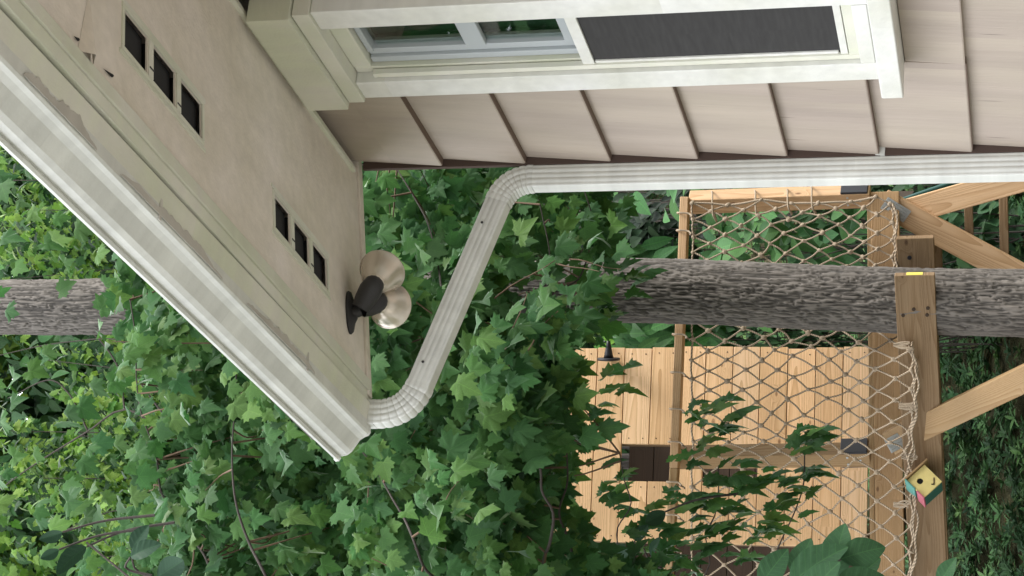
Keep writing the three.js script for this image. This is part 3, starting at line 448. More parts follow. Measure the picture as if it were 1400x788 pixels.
  // nail plates at the leg heads
  const plate = (x, y, z, ang) => { const parts = [rboxAt(0.135, 0.072, 0.002, 0, 0, 0, 0.0008)]; for (let i = 0; i < 9; i++) for (let j = 0; j < 4; j++) parts.push(new THREE.BoxGeometry(0.009, 0.004, 0.004).rotateX(0.5).translate(-0.054 + i * 0.0135, -0.024 + j * 0.016, 0.002)); const m = mesh('nail_plate', merge(parts), M.galv, t); const X = EV.clone().multiplyScalar(Math.cos(ang)).addScaledVector(EU, -Math.sin(ang)); orient(m, p(x, y, z), X, V(-0.16, 0.3, 0.98)); m.position.sub(t.position); };
  plate(1225, 287, -9.935, 0.55); plate(1231, 602, -9.70, -0.5);
  wall.userData = {};
  // small black cone fitting on the third plank down
  const hn = thing('cone_fitting', 'small black flared cone fixed by its disc to the topmost visible hut planks', 'wall fitting', wp(...wc(836, 490), 0.0));
  const X = WA.clone().negate();
  const cone = mesh('cone', new THREE.LatheGeometry([[0.0, 0.095], [0.009, 0.09], [0.012, 0.075], [0.022, 0.02], [0.027, 0.0], [0, 0]].map((q) => new THREE.Vector2(...q)), 20), M.black, hn);
  const disc = mesh('disc', new THREE.LatheGeometry([[0, 0], [0.058, 0.001], [0.062, -0.005], [0.058, -0.013], [0.03, -0.016], [0, -0.016]].map((q) => new THREE.Vector2(...q)), 28), M.black, hn);
  for (const m of [cone, disc]) { m.quaternion.setFromUnitVectors(V(0, 1, 0), X.clone().addScaledVector(WN, 0.24).normalize()); m.position.addScaledVector(WN, 0.066); }
  const hk = mesh('hook', tube([V(0.0, 0.02, 0).addScaledVector(X, 0.085).addScaledVector(WN, 0.07), V(0, 0.055, 0).addScaledVector(X, 0.1).addScaledVector(WN, 0.04), V(0, 0.06, 0).addScaledVector(X, 0.09).addScaledVector(WN, 0.0)], [0.006, 0.005, 0.005], 7, 5), M.black, hn);
}
// ------------------------------------------------------------------ rope netting on the railing
{
  const net = thing('rope_netting', 'knotted tan rope netting tied from the top rail down over the deck edge', 'netting', at(940, 400, -9.8));
  const NX = 13, NY = 41, node = [];
  const depth = (y) => y < 470 ? -9.835 : -9.835 + Math.min(1, (y - 470) / 120) * 0.125;
  const bottom = (y) => 1238 + 9 * Math.abs(Math.sin((y - 460) / 95 * Math.PI / 2 + 0.4)) - (y < 420 ? 26 : 0);
  for (let j = 0; j <= NY; j++) { node[j] = []; for (let i = 0; i <= NX; i++) {
    const s = i / NX; let y = (j < 15 ? 268 + 12.2 * j : 451 + (j - 15) * 13.8) + Math.max(0, j - 28) * 4, x = 947 + s * (bottom(y) - 947);
    const right = Math.max(0, 1 - (y - 268) / 130), w = Math.sin(Math.PI * s);
    y += right * (10 * Math.pow(1 - s, 2) + 6 * w) + 9 * nse.noise(x * 0.016, y * 0.018, 3) * (0.4 + w) + (y > 560 ? 10 * w * nse.noise(x * 0.006, y * 0.008, 8) : 0);
    x += 11 * nse.noise(x * 0.017, y * 0.017, 11) * (0.3 + w) + right * 10 * w;
    if (i === NX) x += 4 * nse.noise(j * 0.9, 2, 2);
    const bz = -9.33 - (y - 377) / 453 * 0.69 + 0.07, sb = Math.min(1, Math.max(0, (s - 0.68) / 0.3)), pull = y > 456 ? Math.max(0, bz - depth(y)) * sb * sb * (3 - 2 * sb) * Math.min(1, (y - 456) / 25) : 0;
    node[j][i] = at(x, y, depth(y) + pull + 0.02 * nse.noise(x * 0.02, y * 0.02, 5) + (s > 0.85 ? 0.012 : 0)).sub(net.position);
  } }
  const cordLine = (pts, r = 0.0046, sag = 0.004) => { const q = [pts[0]]; for (let k = 1; k < pts.length; k++) { const m = pts[k - 1].clone().lerp(pts[k], 0.5); m.add(V(rr(-1, 1) * 0.004, -sag + rr(-1, 1) * 0.003, rr(-1, 1) * 0.004)); q.push(m, pts[k]); } return tube(q, [r, r], 6, 4); };
  const kg = [0, 1, 2].map((k) => { const g = new THREE.IcosahedronGeometry(0.0115, 1), p = g.attributes.position; for (let i = 0; i < p.count; i++) { const f = 1 + 0.28 * nse.noise(p.getX(i) * 200 + k * 7, p.getY(i) * 200, p.getZ(i) * 200); p.setXYZ(i, p.getX(i) * f * 1.25, p.getY(i) * f, p.getZ(i) * f * 0.9); } g.computeVertexNormals(); return g; });
  for (const [dir, par] of [[1, 0], [-1, 0]]) for (let j0 = -NX; j0 <= NY + NX; j0++) {
    if (((j0 % 2) + 2) % 2 !== (dir === 1 ? 0 : 0)) continue; const pts = []; const runs = [];
    for (let i = 0; i <= NX; i++) { const j = j0 + dir * i; if (j >= 0 && j <= NY) pts.push(node[j][i]); }
    if (pts.length > 1) mesh('cord', cordLine(pts), M.rope, net);
  }
  for (let j = 0; j <= NY; j++) for (let i = 0; i <= NX; i++) if ((i + j) % 2 === 0) { const m = mesh('knot', kg[(i * 3 + j) % 3], M.rope, net); m.position.copy(node[j][i]); m.rotation.set(rr(0, 6), rr(0, 6), rr(0, 6)); m.scale.setScalar(rr(0.85, 1.2)); }
  // border ropes, top and bottom and down the right post
  mesh('border_rope', cordLine(node.map((r) => r[0]).filter((_, j) => j % 2 === 0), 0.005, -0.004), M.rope, net);
  mesh('border_rope', cordLine(node.map((r) => r[NX]).filter((_, j) => j % 2 === 1), 0.006, 0.014), M.rope, net);
  mesh('border_rope', cordLine(node.map((r) => r[NX].clone().add(V(0.004, -0.012, 0.01))).filter((_, j) => j % 4 === 1), 0.005, 0.02), M.rope, net);
  for (const [o, q, sg] of [[0.016, 3, 0.016]]) mesh('border_rope', cordLine(node.map((r, j) => r[NX].clone().add(V(rr(-0.006, 0.006), -o + 0.008 * nse.noise(j * 0.7, o * 50, 1), 0.012 + rr(0, 0.008)))).filter((_, j) => j % q === 1), 0.0055, sg), M.rope, net);
  for (let j = 17; j < NY; j += 6) { const p0 = node[j][NX], q = []; for (let k = 0; k < 3; k++) q.push(p0.clone().add(V(rr(-0.02, 0.02), rr(-0.025, 0.012), rr(0.005, 0.025)))); mesh('border_rope', tube([p0, ...q, p0.clone().add(V(0.02, -0.01, 0.02))], [0.0052, 0.0052], 6, 5), M.rope, net); }
  mesh('border_rope', cordLine(node[0].filter((_, i) => i % 2 === 0), 0.0055, 0), M.rope, net);
  // loops over the rail and round the post
  const rail = (y) => 935.5 + (y - 269) / (640 - 269) * (921 - 935.5);
  for (const y of [292, 316, 458, 510, 560, 605, 660, 705, 750]) { const x = rail(y), z = -9.86 + (y - 269) / 371 * 0.1, q = [at(x + 12, y + 4, z + 0.03), at(x + 7, y, z + 0.012), at(x - 5, y - 1, z + 0.012), at(x - 8.5, y - 1, z - 0.03), at(x - 5, y + 1, z - 0.09), at(x + 8, y + 4, z - 0.09), at(x + 14, y + 6, z - 0.03), at(x + 16, y + 8, z + 0.02)]; const m = mesh('tie', tube(q, [0.0045, 0.0045], 6, 5), M.rope, net); m.position.sub(net.position); }
  for (const [x, a, b] of [[974, 262, 300], [1033, 261, 296], [1077, 259, 290], [1110, 255, 290]]) { const z = -9.9, q = [at(x + 6, b + 4, z + 0.05), at(x + 1, b - 6, z + 0.075), at(x, (a + b) / 2, z + 0.06), at(x, a + 4, z + 0.015), at(x - 1, a + 1, z - 0.06), at(x + 2, b - 12, z - 0.12), at(x + 6, b + 3, z - 0.06)]; const m = mesh('tie', tube(q, [0.0048, 0.0048], 6, 5), M.rope, net); m.position.sub(net.position); }
  // frayed lashings on the beam
  for (const [x, y] of [[1236, 472], [1243, 556], [1247, 625], [1236, 690]]) { const l = [], zb = Math.max(-9.66, -9.33 - (y - 377) / 453 * 0.69 + 0.075); for (let k = 0; k < 7; k++) { const a = at(x - 14, y + rr(-3, 3), zb + rr(0, 0.01)), b = at(x + rr(-2, 2), y + rr(-5, 5), zb + 0.015), c = at(x + rr(5, 10), y + rr(-7, 6), zb + 0.02); l.push(tube([a, b, c], [0.004, 0.0042, 0.002], 5, 3)); } const m = mesh('lashing', merge(l), M.rope, net); m.position.sub(net.position); }
}
// ------------------------------------------------------------------ birdhouse
{
  const b0 = at(1264, 659, -9.60), bh = thing('bird_house', 'small painted birdhouse with a yellow diamond front hung near the beam', 'birdhouse', b0); bh.rotation.y = 0.42; bh.scale.setScalar(1.07);
  const Y = std({ color: rgb(0.74, 0.62, 0.25), roughness: 0.6, map: paintTex }), G = std({ color: rgb(0.02, 0.10, 0.075), roughness: 0.6 }), T = std({ color: rgb(0.10, 0.33, 0.30), roughness: 0.6, map: paintTex }), Pk = std({ color: rgb(0.52, 0.14, 0.20), roughness: 0.6, map: paintTex });
  const s = 0.108, q = Math.SQRT1_2;
  const sh = new THREE.Shape([[0, s * q], [s * q, 0], [0, -s * q], [-s * q, 0]].map((p) => new THREE.Vector2(...p))); const h = new THREE.Path(); h.absarc(0, 0.018, 0.015, 0, Math.PI * 2); sh.holes.push(h);
  mesh('front', boxUV(new THREE.ExtrudeGeometry(sh, { depth: 0.008, bevelEnabled: true, bevelSize: 0.001, bevelThickness: 0.001, bevelSegments: 1 })), Y, bh);
  const hole = mesh('entrance_hole', new THREE.CylinderGeometry(0.018, 0.018, 0.004, 20).rotateX(Math.PI / 2), M.dark, bh); hole.position.set(0, 0.018, -0.006);
  const slot = mesh('slot', merge([box(0.034, 0.005, 0.003, 0.0, -0.043, 0.0098), box(0.005, 0.012, 0.003, -0.0145, -0.0375, 0.0099)]), M.darkShadeWood, bh);
  const slat = (name, cx, cy, rot, w, t, d, z, mat) => { const m = mesh(name, rbox(w, t, d, 0.002), mat, bh); m.position.set(cx, cy, z); m.rotation.z = rot; return m; };
  const e = s * q / 2;
  slat('side', e + 0.001, -e - 0.001, Math.PI / 4, s - 0.008, 0.007, 0.1, -0.052, G); slat('side', -e - 0.001, -e - 0.001, -Math.PI / 4, s - 0.008, 0.007, 0.1, -0.052, G);
  slat('roof_board', e + 0.012, e + 0.000, -Math.PI / 4, s + 0.036, 0.008, 0.135, -0.045, M.treatedPale);
  slat('roof_board', -e + 0.004 - 0.004, e + 0.004, Math.PI / 4, s * 0.62, 0.008, 0.135, -0.045, T).position.add(V(0.020, 0.020, 0)); 
  slat('roof_end', -e - 0.028, e - 0.024, Math.PI / 4, s * 0.42, 0.008, 0.135, -0.045, Pk);
  mesh('back', boxUV(new THREE.ExtrudeGeometry(new THREE.Shape([[0, s * q], [s * q, 0], [0, -s * q], [-s * q, 0]].map((p) => new THREE.Vector2(...p))), { depth: 0.008, bevelEnabled: false }).translate(0, 0, -0.104)), G, bh);
  const wire = mesh('hanger', tube([V(0, s * q, -0.05), V(-0.01, s * q + 0.02, -0.045), V(-0.03, s * q + 0.05, -0.02)], [0.003, 0.003, 0.003], 6, 4), M.rope, bh);
}

// ------------------------------------------------------------------ ground rising behind the deck
const ground = (x, z) => { const q = Math.max(0, -6 - z), r = Math.max(0, -10.2 - z); return 0.2 * Math.min(q, 4.2) + 0.5 * Math.min(r, 22) + 0.12 * Math.max(0, r - 22) - 0.0 + 0.12 * nse.noise(x * 0.5, z * 0.5, 1) * Math.min(1, q); };
{
  const xs = [], zs = []; for (let i = 0; i <= 90; i++) { const t = i / 45 - 1; xs.push(Math.sign(t) * (Math.abs(t) * 9 + Math.pow(Math.abs(t), 4) * 150)); } for (let j = 0; j <= 110; j++) { const t = j / 110; zs.push(30 - 42 * Math.min(1, t * 2.2) * 1 - Math.pow(Math.max(0, t - 0.3), 1) * 24 - Math.pow(t, 8) * 120); }
  zs.sort((a, b) => b - a);
  const pos = [], uv = [], idx = [], W = xs.length; zs.forEach((z, j) => xs.forEach((x) => { pos.push(x, ground(x, z), z); uv.push(x, z); }));
  for (let j = 0; j < zs.length - 1; j++) for (let i = 0; i < W - 1; i++) { const a = j * W + i; idx.push(a, a + 1, a + W, a + 1, a + W + 1, a + W); }
  const g = new THREE.BufferGeometry(); g.setAttribute('position', new THREE.Float32BufferAttribute(pos, 3)); g.setAttribute('uv', new THREE.Float32BufferAttribute(uv, 2)); g.setIndex(idx); g.computeVertexNormals();
  const soil = dataTex(512, 512, (u, v) => { const a = fbm(u * 6, v * 6, 3), b = fbm(u * 40, v * 40, 8, 3), k = 0.5 + 0.6 * a + 0.5 * b; return [0.25 + 0.12 * k, 0.24 + 0.12 * k, 0.15 + 0.08 * k]; }, 2.2, 2.2);
  const m = mesh('ground', g, std({ map: soil, roughness: 0.95, bumpMap: bumpTex, bumpScale: 0.02 })); m.userData.kind = 'structure'; m.userData.label = 'dark leaf-littered ground rising into a bank behind the play deck';
}
{
  const bounce_slab = mesh('bounce_slab', boxUV(new THREE.BoxGeometry(9, 0.12, 15)), std({ color: rgb(0.33, 0.32, 0.30), map: paintTex, roughness: 0.9 }), scene); bounce_slab.position.set(-3.6, 0.0, 1.6); bounce_slab.userData.kind = 'structure'; bounce_slab.userData.label = 'unseen pale slab added to bounce light up under the eave';  // out-of-view slab added as a reflector to light the soffit
}
// ------------------------------------------------------------------ young maple between the house and the deck
{
  const foot = at(1350, 960, -7.9); const tree = thing('maple_tree', 'leafy young maple filling the gap between the downspout and the play deck', 'tree', V(foot.x, ground(foot.x, foot.z), foot.z)), O = tree.position;
  const loc = (v) => v.clone().sub(O);
  const limb = (name, pts, radii, mat = barkMat, seg = 8) => mesh(name, tube(pts.map(loc), radii, seg, 6), mat, tree);
  const A = (x, y, z) => at(x, y, z);
  limb('trunk', [O.clone().add(V(0, -0.1, 0)), A(1150, 950, -7.9), A(1000, 930, -7.85), A(850, 905, -7.8), A(700, 900, -7.75), A(420, 890, -7.8), A(180, 880, -7.9)], [0.07, 0.06, 0.052, 0.045, 0.036, 0.024, 0.012], barkMat, 12);
  const limbs = [
    [[850, 905, -7.8], [790, 790, -7.9], [768, 700, -7.85], [776, 620, -7.9], [772, 540, -7.9], [768, 480, -7.85]],
    [[790, 900, -7.8], [745, 770, -7.5], [752, 700, -7.35], [735, 640, -7.3], [690, 560, -7.2], [645, 470, -7.3], [610, 400, -7.5]],
    [[700, 900, -7.75], [600, 800, -7.3], [565, 740, -7.1], [540, 680, -7.2], [480, 600, -7.4], [420, 500, -7.6]],
    [[640, 898, -7.75], [640, 780, -8.2], [700, 700, -8.2], [745, 560, -8.2], [742, 420, -8.1], [740, 280, -8.1]],
    [[420, 890, -7.8], [360, 780, -7.5], [322, 690, -7.5], [318, 560, -7.6], [325, 470, -7.8]],
    [[420, 890, -7.8], [300, 800, -7.9], [250, 720, -8.0], [215, 620, -8.1], [185, 520, -8.1], [178, 410, -8.1]],
    [[850, 905, -7.8], [830, 830, -8.6], [845, 760, -8.7], [860, 690, -8.7], [850, 620, -8.7]],
    [[640, 470, -7.3], [600, 360, -7.6], [560, 260, -7.8], [530, 180, -7.9]],
    [[742, 420, -8.1], [790, 380, -8.4], [815, 320, -8.4], [800, 250, -8.3]],
    [[850, 905, -7.8], [960, 850, -8.9], [970, 770, -8.9], [975, 700, -8.85], [985, 640, -8.85]],
    [[960, 850, -8.9], [1050, 790, -8.9], [1085, 700, -8.85], [1098, 620, -8.8]],
  ].map((l) => { const P = l.map((q) => A(...q)), o = [P[0]]; for (let k = 1; k < P.length; k++) o.push(P[k - 1].clone().lerp(P[k], 0.5).add(rv().multiplyScalar(0.025)), P[k].clone().add(rv().multiplyScalar(0.012))); return o; });
  limbs.forEach((l, i) => limb('branch', l, l.map((_, k) => Math.max(0.003, (i > 6 ? 0.006 : 0.009) * (1 - k / l.length)))));
  const nodes = limbs.flatMap((l) => { const c = new THREE.CatmullRomCurve3(l); return Array.from({ length: 30 }, (_, k) => c.getPoint(k / 29)); });
  const region = [[500, 200], [690, 200], [765, 245], [825, 250], [832, 300], [805, 345], [832, 362], [815, 405], [805, 438], [788, 488], [772, 520], [765, 600], [750, 650], [780, 700], [830, 760], [880, 790], [890, 850], [120, 850], [215, 720], [195, 620], [245, 560], [175, 480], [165, 395], [220, 330], [400, 300]];
  const clumps = []; const step = 44;
  for (let x = 140; x < 900; x += step) for (let y = 190; y < 850; y += step) { const X = x + rr(-18, 18), Y = y + rr(-18, 18); if (!inPoly(X, Y, region)) continue; if (X < 470 && Y < 330) continue;
    let z = -7.75 + 1.1 * nse.noise(X * 0.006, Y * 0.006, 4.4) + rr(-0.45, 0.45); if (X > 760) z = Math.min(z, -7.9); if (X > 490 && Y < 345) z = -8.45 + rr(-0.4, 0.3); z = Math.max(-8.9, Math.min(-6.75, z));
    const q = A(X, Y, z); q.__x = X; q.__y = Y; clumps.push([q, 1]); }
  for (let k = 0; k < 40; k++) { const X = rr(150, 840), Y = rr(400, 840); if (inPoly(X, Y, region)) clumps.push([A(X, Y, rr(-8.9, -8.5)), 1]); }
  const leaves = [], twigs = [];
  const toCam = V(0, 0, 1);
  const clear = [[786, 462], [940, 462], [935, 655], [842, 655], [842, 545], [800, 545], [786, 515]];
  const addLeaf = (p, t, n, s, keep, sx) => { if (!keep) { const q = p.clone().sub(EYE), w = q.dot(FWD), x = 700 + FPX * q.dot(EV) / w, y = 394 - FPX * q.dot(EU) / w; if (inPoly(x, y, clear)) return; } leaves.push({ p, m: leafMatrix(loc(p), t, n, s, sx || rr(0.82, 1.08)), s, d: p.distanceTo(EYE) / s }); };
  for (const [c] of clumps) {
    let best = nodes[0], bd = 1e9; for (const n of nodes) { const d = n.distanceToSquared(c); if (d < bd) { bd = d; best = n; } }
    const mid = best.clone().lerp(c, 0.55).add(rv().multiplyScalar(0.03)), dir = c.clone().sub(best).normalize();
    if (bd < 1.2) twigs.push(tube([loc(best), loc(mid), loc(c), loc(c.clone().addScaledVector(dir, 0.1))], [0.005, 0.0035, 0.0025, 0.0015], 5, 3));
    const N = V(0.15, 0.66, 0.66).add(rv().multiplyScalar(0.30)).normalize(), n = Math.floor(((c.__x < 620 ? 23 : 26) + rr(0, 9)) * ((c.__x > 690 && c.__y > 345 && c.__y < 445) ? 0.16 : 1));
    for (let k = 0; k < n; k++) {
      const off = V(gauss() * 0.125, gauss() * 0.13, gauss() * 0.14), p = c.clone().add(off);
      const t = V(dir.x * 0.25 + gauss() * 0.55, -0.55 + gauss() * 0.4, dir.z * 0.25 + 0.35 + gauss() * 0.45);
      addLeaf(p, t, N.clone().add(rv().multiplyScalar(0.55)), 0.042 + 0.068 * Math.pow(rnd(), 0.8));
    }
  }
  // loose sprays hanging before the planks: long drooping blades, seen nearly edge-on
  const sprays = [[840, 524], [806, 552], [800, 575], [836, 650], [840, 690], [835, 672], [905, 720], [952, 562], [962, 575], [988, 560], [958, 610], [975, 650], [1012, 640], [932, 690], [960, 706], [1000, 690], [1042, 655], [1088, 615], [1100, 600], [1078, 690], [1092, 664], [900, 770], [950, 756], [1020, 726], [930, 640], [868, 745], [915, 690], [985, 725], [1050, 720], [940, 730], [880, 700], [862, 372], [855, 395], [828, 420], [1060, 690], [1100, 640], [870, 790], [1000, 760], [960, 670], [1020, 680], [1110, 590], [905, 755], [860, 770], [940, 780], [985, 600], [1065, 660], [880, 725], [970, 740]];
  for (const [x, y] of sprays) for (let k = 0; k < 4; k++) { const p = A(x + rr(-16, 16), y + rr(-16, 16), -8.8 + rr(-0.12, 0.12)); addLeaf(p, V(0.5 + gauss() * 0.25, -0.72 + gauss() * 0.2, 0.2 + gauss() * 0.2), V(0.75 + gauss() * 0.2, 0.55 + gauss() * 0.2, (rnd() < 0.5 ? -1 : 1) * 0.4 + gauss() * 0.2), rr(0.07, 0.13), true, rr(0.5, 0.85)); }
  for (let k = 0; k < 1300; k++) { const X = rr(120, 690), Y = rr(230, 840); if (X > 640 && Y > 340 && Y < 450) continue; if (X < 500 && Y < 480 && Y < 620 - (500 - X) * -0.2 - 140 && rnd() < 0.7) continue; if (!inPoly(X, Y, region) || (X < 420 && Y < 330)) continue; addLeaf(A(X, Y, rr(-9.2, -8.3)), V(gauss() * 0.6, -0.6 + gauss() * 0.4, 0.3 + gauss() * 0.5), V(0.1, 0.72, 0.62).add(rv().multiplyScalar(0.5)), rr(0.06, 0.11)); }
  for (let k = 0; k < 110; k++) { const X = rr(-30, 210), Y = rr(200, 820); if (Y > 376 && Y < 466 && X < 180 && rnd() < 0.75) continue; addLeaf(A(X, Y, rr(-9.3, -8.2)), V(gauss() * 0.6, -0.6 + gauss() * 0.4, 0.3 + gauss() * 0.5), V(0.1, 0.72, 0.62).add(rv().multiplyScalar(0.5)), rr(0.07, 0.125)); }
  leaves.sort((a, b) => a.d - b.d);
  const inFrame = (p) => { const q = p.clone().sub(EYE), w = q.dot(FWD), x = 700 + FPX * q.dot(EV) / w, y = 394 - FPX * q.dot(EU) / w; return x > 0 && x < 1400 && y > 240 && y < 788 && !(y < 330 + (500 - x) * 0 && x < 480); };
  let shown = 0; const rest = [];
  for (const l of leaves) if (shown < 300 && inFrame(l.p)) { const i = Math.floor(rnd() * 5), m = mesh('leaf', mapleGeos[Math.floor(rnd() * 5)], mapleMats[i], tree); m.applyMatrix4(l.m); shown++; } else rest.push(l.m);
  const third = [[], [], [], [], []]; rest.forEach((m, i) => third[i % 5].push(m));
  const all = leafMat(WHITE, vLobed); third.forEach((l, i) => foliage('leaves', mapleGeos[i], all, l, maplePal, tree));
  const tw = mesh('twigs', merge(twigs), twigMat, tree); tw.userData.kind = 'stuff';
  console.log('maple leaves', leaves.length);
}
// ------------------------------------------------------------------ large-leaved plants nearest the camera side
function bigPlant(label, foot, leaves, mat) {
  const t = thing('broad_leaf_shrub', label, 'shrub', foot);
  for (const [x, y, z, dx, dy, s, face, gi] of leaves) {
    const p = at(x, y, z), tip = EV.clone().multiplyScalar(dx).addScaledVector(EU, -dy).addScaledVector(FWD, -0.25), n = V(...face);
    const m = mesh('leaf', bigLeaf[gi || 0], mat, t); m.applyMatrix4(leafMatrix(p.clone().sub(t.position), tip, n, s * 0.76));
    const st = mesh('stalk', tube([p.clone().sub(t.position), p.clone().addScaledVector(tip.clone().normalize(), -0.10).add(V(0, -0.05, -0.03)).sub(t.position), p.clone().addScaledVector(tip.clone().normalize(), -0.16).add(V(0, -0.2, -0.05)).sub(t.position)], [0.004, 0.005, 0.006], 6, 4), barkMat, t);
  }
  return t;
}
{
  const lm = leafMat(rgb(0.065, 0.155, 0.075), vPlain, 0.25, 0.15), dk = leafMat(rgb(0.03, 0.075, 0.045), vPlain, 0.12, 0.3);
  const f1 = at(1300, 930, -7.4); f1.y = ground(f1.x, f1.z);
  const s1 = bigPlant('broad-leaved shrub with big matte leaves before the lower netting', f1, [
    [1142, 790, -7.4, -0.05, -1, 0.25, [0.1, 0.4, 0.9], 1], [1090, 792, -7.5, 0.12, -1, 0.20, [-0.3, 0.4, 0.8], 1], [1080, 800, -7.3, 0.9, -0.9, 0.33, [-0.1, 0.85, 0.5], 0], [1150, 765, -7.35, 0.75, -0.35, 0.21, [0.3, 0.3, 0.9], 1], [1140, 812, -7.25, 0.8, -0.4, 0.25, [0.2, 0.5, 0.9], 1], [1165, 800, -7.5, 0.6, -0.75, 0.19, [0.1, 0.4, 0.9], 0], [1040, 800, -7.45, 0.5, -0.8, 0.22, [-0.5, 0.5, 0.7], 0], [1285, 800, -7.4, 0.35, -0.9, 0.15, [0.2, 0.4, 0.9], 0], [1100, 830, -7.2, 0.2, -0.6, 0.26, [0.2, 0.7, 0.8], 1]], lm);
  mesh('stem', tube([V(0, -0.1, 0), at(1250, 860, -7.45).sub(f1), at(1180, 840, -7.45).sub(f1), at(1100, 832, -7.4).sub(f1)], [0.016, 0.012, 0.009, 0.006], 8, 6), barkMat, s1);
  const f2 = at(1340, 1010, -6.9); f2.y = ground(f2.x, f2.z);
  const s2 = bigPlant('dark broad-leaved branch in the leafy corner farthest from the play deck', f2, [
    [85, 728, -6.9, -0.85, 0.35, 0.12, [-0.5, 0.3, -0.8], 0], [80, 752, -6.9, -0.8, 0.45, 0.10, [-0.4, 0.4, -0.7], 0], [118, 748, -6.95, -0.8, 0.55, 0.20, [0.6, 0.3, -0.7], 0], [178, 762, -6.9, 0.75, -0.45, 0.17, [0.1, 0.6, 0.7], 0], [180, 752, -7.0, 0.5, -0.85, 0.15, [-0.5, 0.4, 0.6], 0], [215, 790, -6.9, 0.7, -0.5, 0.20, [-0.2, 0.5, -0.5], 0], [60, 800, -6.9, -0.7, -0.5, 0.16, [-0.4, 0.4, -0.7], 0], [185, 800, -6.9, -0.9, -0.2, 0.16, [0.2, 0.4, 0.7], 1], [885, 705, -8.6, -0.55, 0.4, 0.14, [-0.4, 0.5, -0.6], 0], [870, 742, -8.6, -0.8, 0.3, 0.12, [-0.3, 0.4, 0.6], 0], [850, 740, -8.5, -0.7, 0.6, 0.14, [-0.3, 0.5, -0.6], 0]].slice(0, 6), dk);
  mesh('stem', tube([V(0, -0.1, 0), at(900, 1000, -6.9).sub(f2), at(450, 950, -6.9).sub(f2), at(230, 830, -6.9).sub(f2), at(118, 742, -6.95).sub(f2)], [0.02, 0.016, 0.012, 0.007, 0.004], 8, 8), barkMat, s2);
  const f3 = at(1330, 900, -8.7); f3.y = ground(f3.x, f3.z);
  const s3 = bigPlant('dark pointed broad leaves under the hut window', f3, [[910, 700, -8.6, -0.75, 0.42, 0.15, [-0.4, 0.5, -0.6], 0], [868, 740, -8.6, 0.5, -0.75, 0.12, [-0.3, 0.4, 0.6], 0], [845, 770, -8.5, 0.6, -0.6, 0.14, [-0.3, 0.5, -0.6], 1], [815, 775, -8.5, 0.3, -0.8, 0.14, [0.3, 0.5, -0.6], 1], [890, 760, -8.5, 0.2, -0.8, 0.12, [0.3, 0.5, 0.6], 0]], dk);
  mesh('stem', tube([V(0, -0.1, 0), at(1100, 880, -8.7).sub(f3), at(920, 820, -8.65).sub(f3), at(880, 750, -8.6).sub(f3)], [0.014, 0.011, 0.008, 0.004], 8, 6), barkMat, s3);
}
// ------------------------------------------------------------------ ground cover on the bank
{
  const ros = (() => { const l = []; for (let k = 0; k < 8; k++) { const a = k / 8 * 6.283 + (k % 2) * 0.3, t = V(Math.cos(a), 0.55 + 0.35 * (k % 2), Math.sin(a)); l.push(lanceGeo.clone().applyMatrix4(leafMatrix(V(0, (k % 2) * 0.02, 0), t, V(-t.x * 0.5, 1, -t.z * 0.5), 0.9 + 0.2 * (k % 3) / 2, 1.25))); } return merge(l); })();
  const list = []; for (let k = 0; k < 19000; k++) { const z = -10.6 - 11.5 * Math.pow(rnd(), 1.3), wide = k % 4 === 3 ? 0.6 : 0.24, x = rr(-wide, wide) * -z + rr(-0.6, 0.6); if (nse.noise(x * 1.1, z * 1.1, 6) < -0.33) continue; const p = V(x, ground(x, z) + rr(0.0, 0.16), z), t = V(gauss() * 0.35, 1, 0.3 + gauss() * 0.35).normalize(); list.push(new THREE.Matrix4().compose(p, new THREE.Quaternion().setFromUnitVectors(V(0, 1, 0), t).multiply(new THREE.Quaternion().setFromAxisAngle(V(0, 1, 0), rr(0, 6))), SC.setScalar(rr(0.05, 0.088)).clone())); }
  const im = foliage('ground_cover', ros, leafMat(WHITE, vPlain, 0.25, 0.45), list, [rgb(0.06, 0.15, 0.055), rgb(0.075, 0.18, 0.065), rgb(0.14, 0.27, 0.10), rgb(0.04, 0.105, 0.042)], scene); im.userData.label = 'dark green low ground cover carpeting the bank behind the deck';
  const dead = []; for (let k = 0; k < 500; k++) { const z = -10.6 - 6 * rnd(), x = rr(-0.22, 0.22) * -z; dead.push(leafMatrix(V(x, ground(x, z) + rr(0.02, 0.14), z), V(gauss(), gauss() * 0.3, gauss()), V(gauss() * 0.4, 1, gauss() * 0.4), rr(0.06, 0.1))); }
  const dm = foliage('leaf_litter', ovateGeo, std({ color: WHITE, map: vPlain, roughness: 0.9 }), dead, [rgb(0.2, 0.11, 0.05), rgb(0.28, 0.18, 0.09)], scene); dm.userData.label = 'scattered brown fallen leaves on the bank';
}
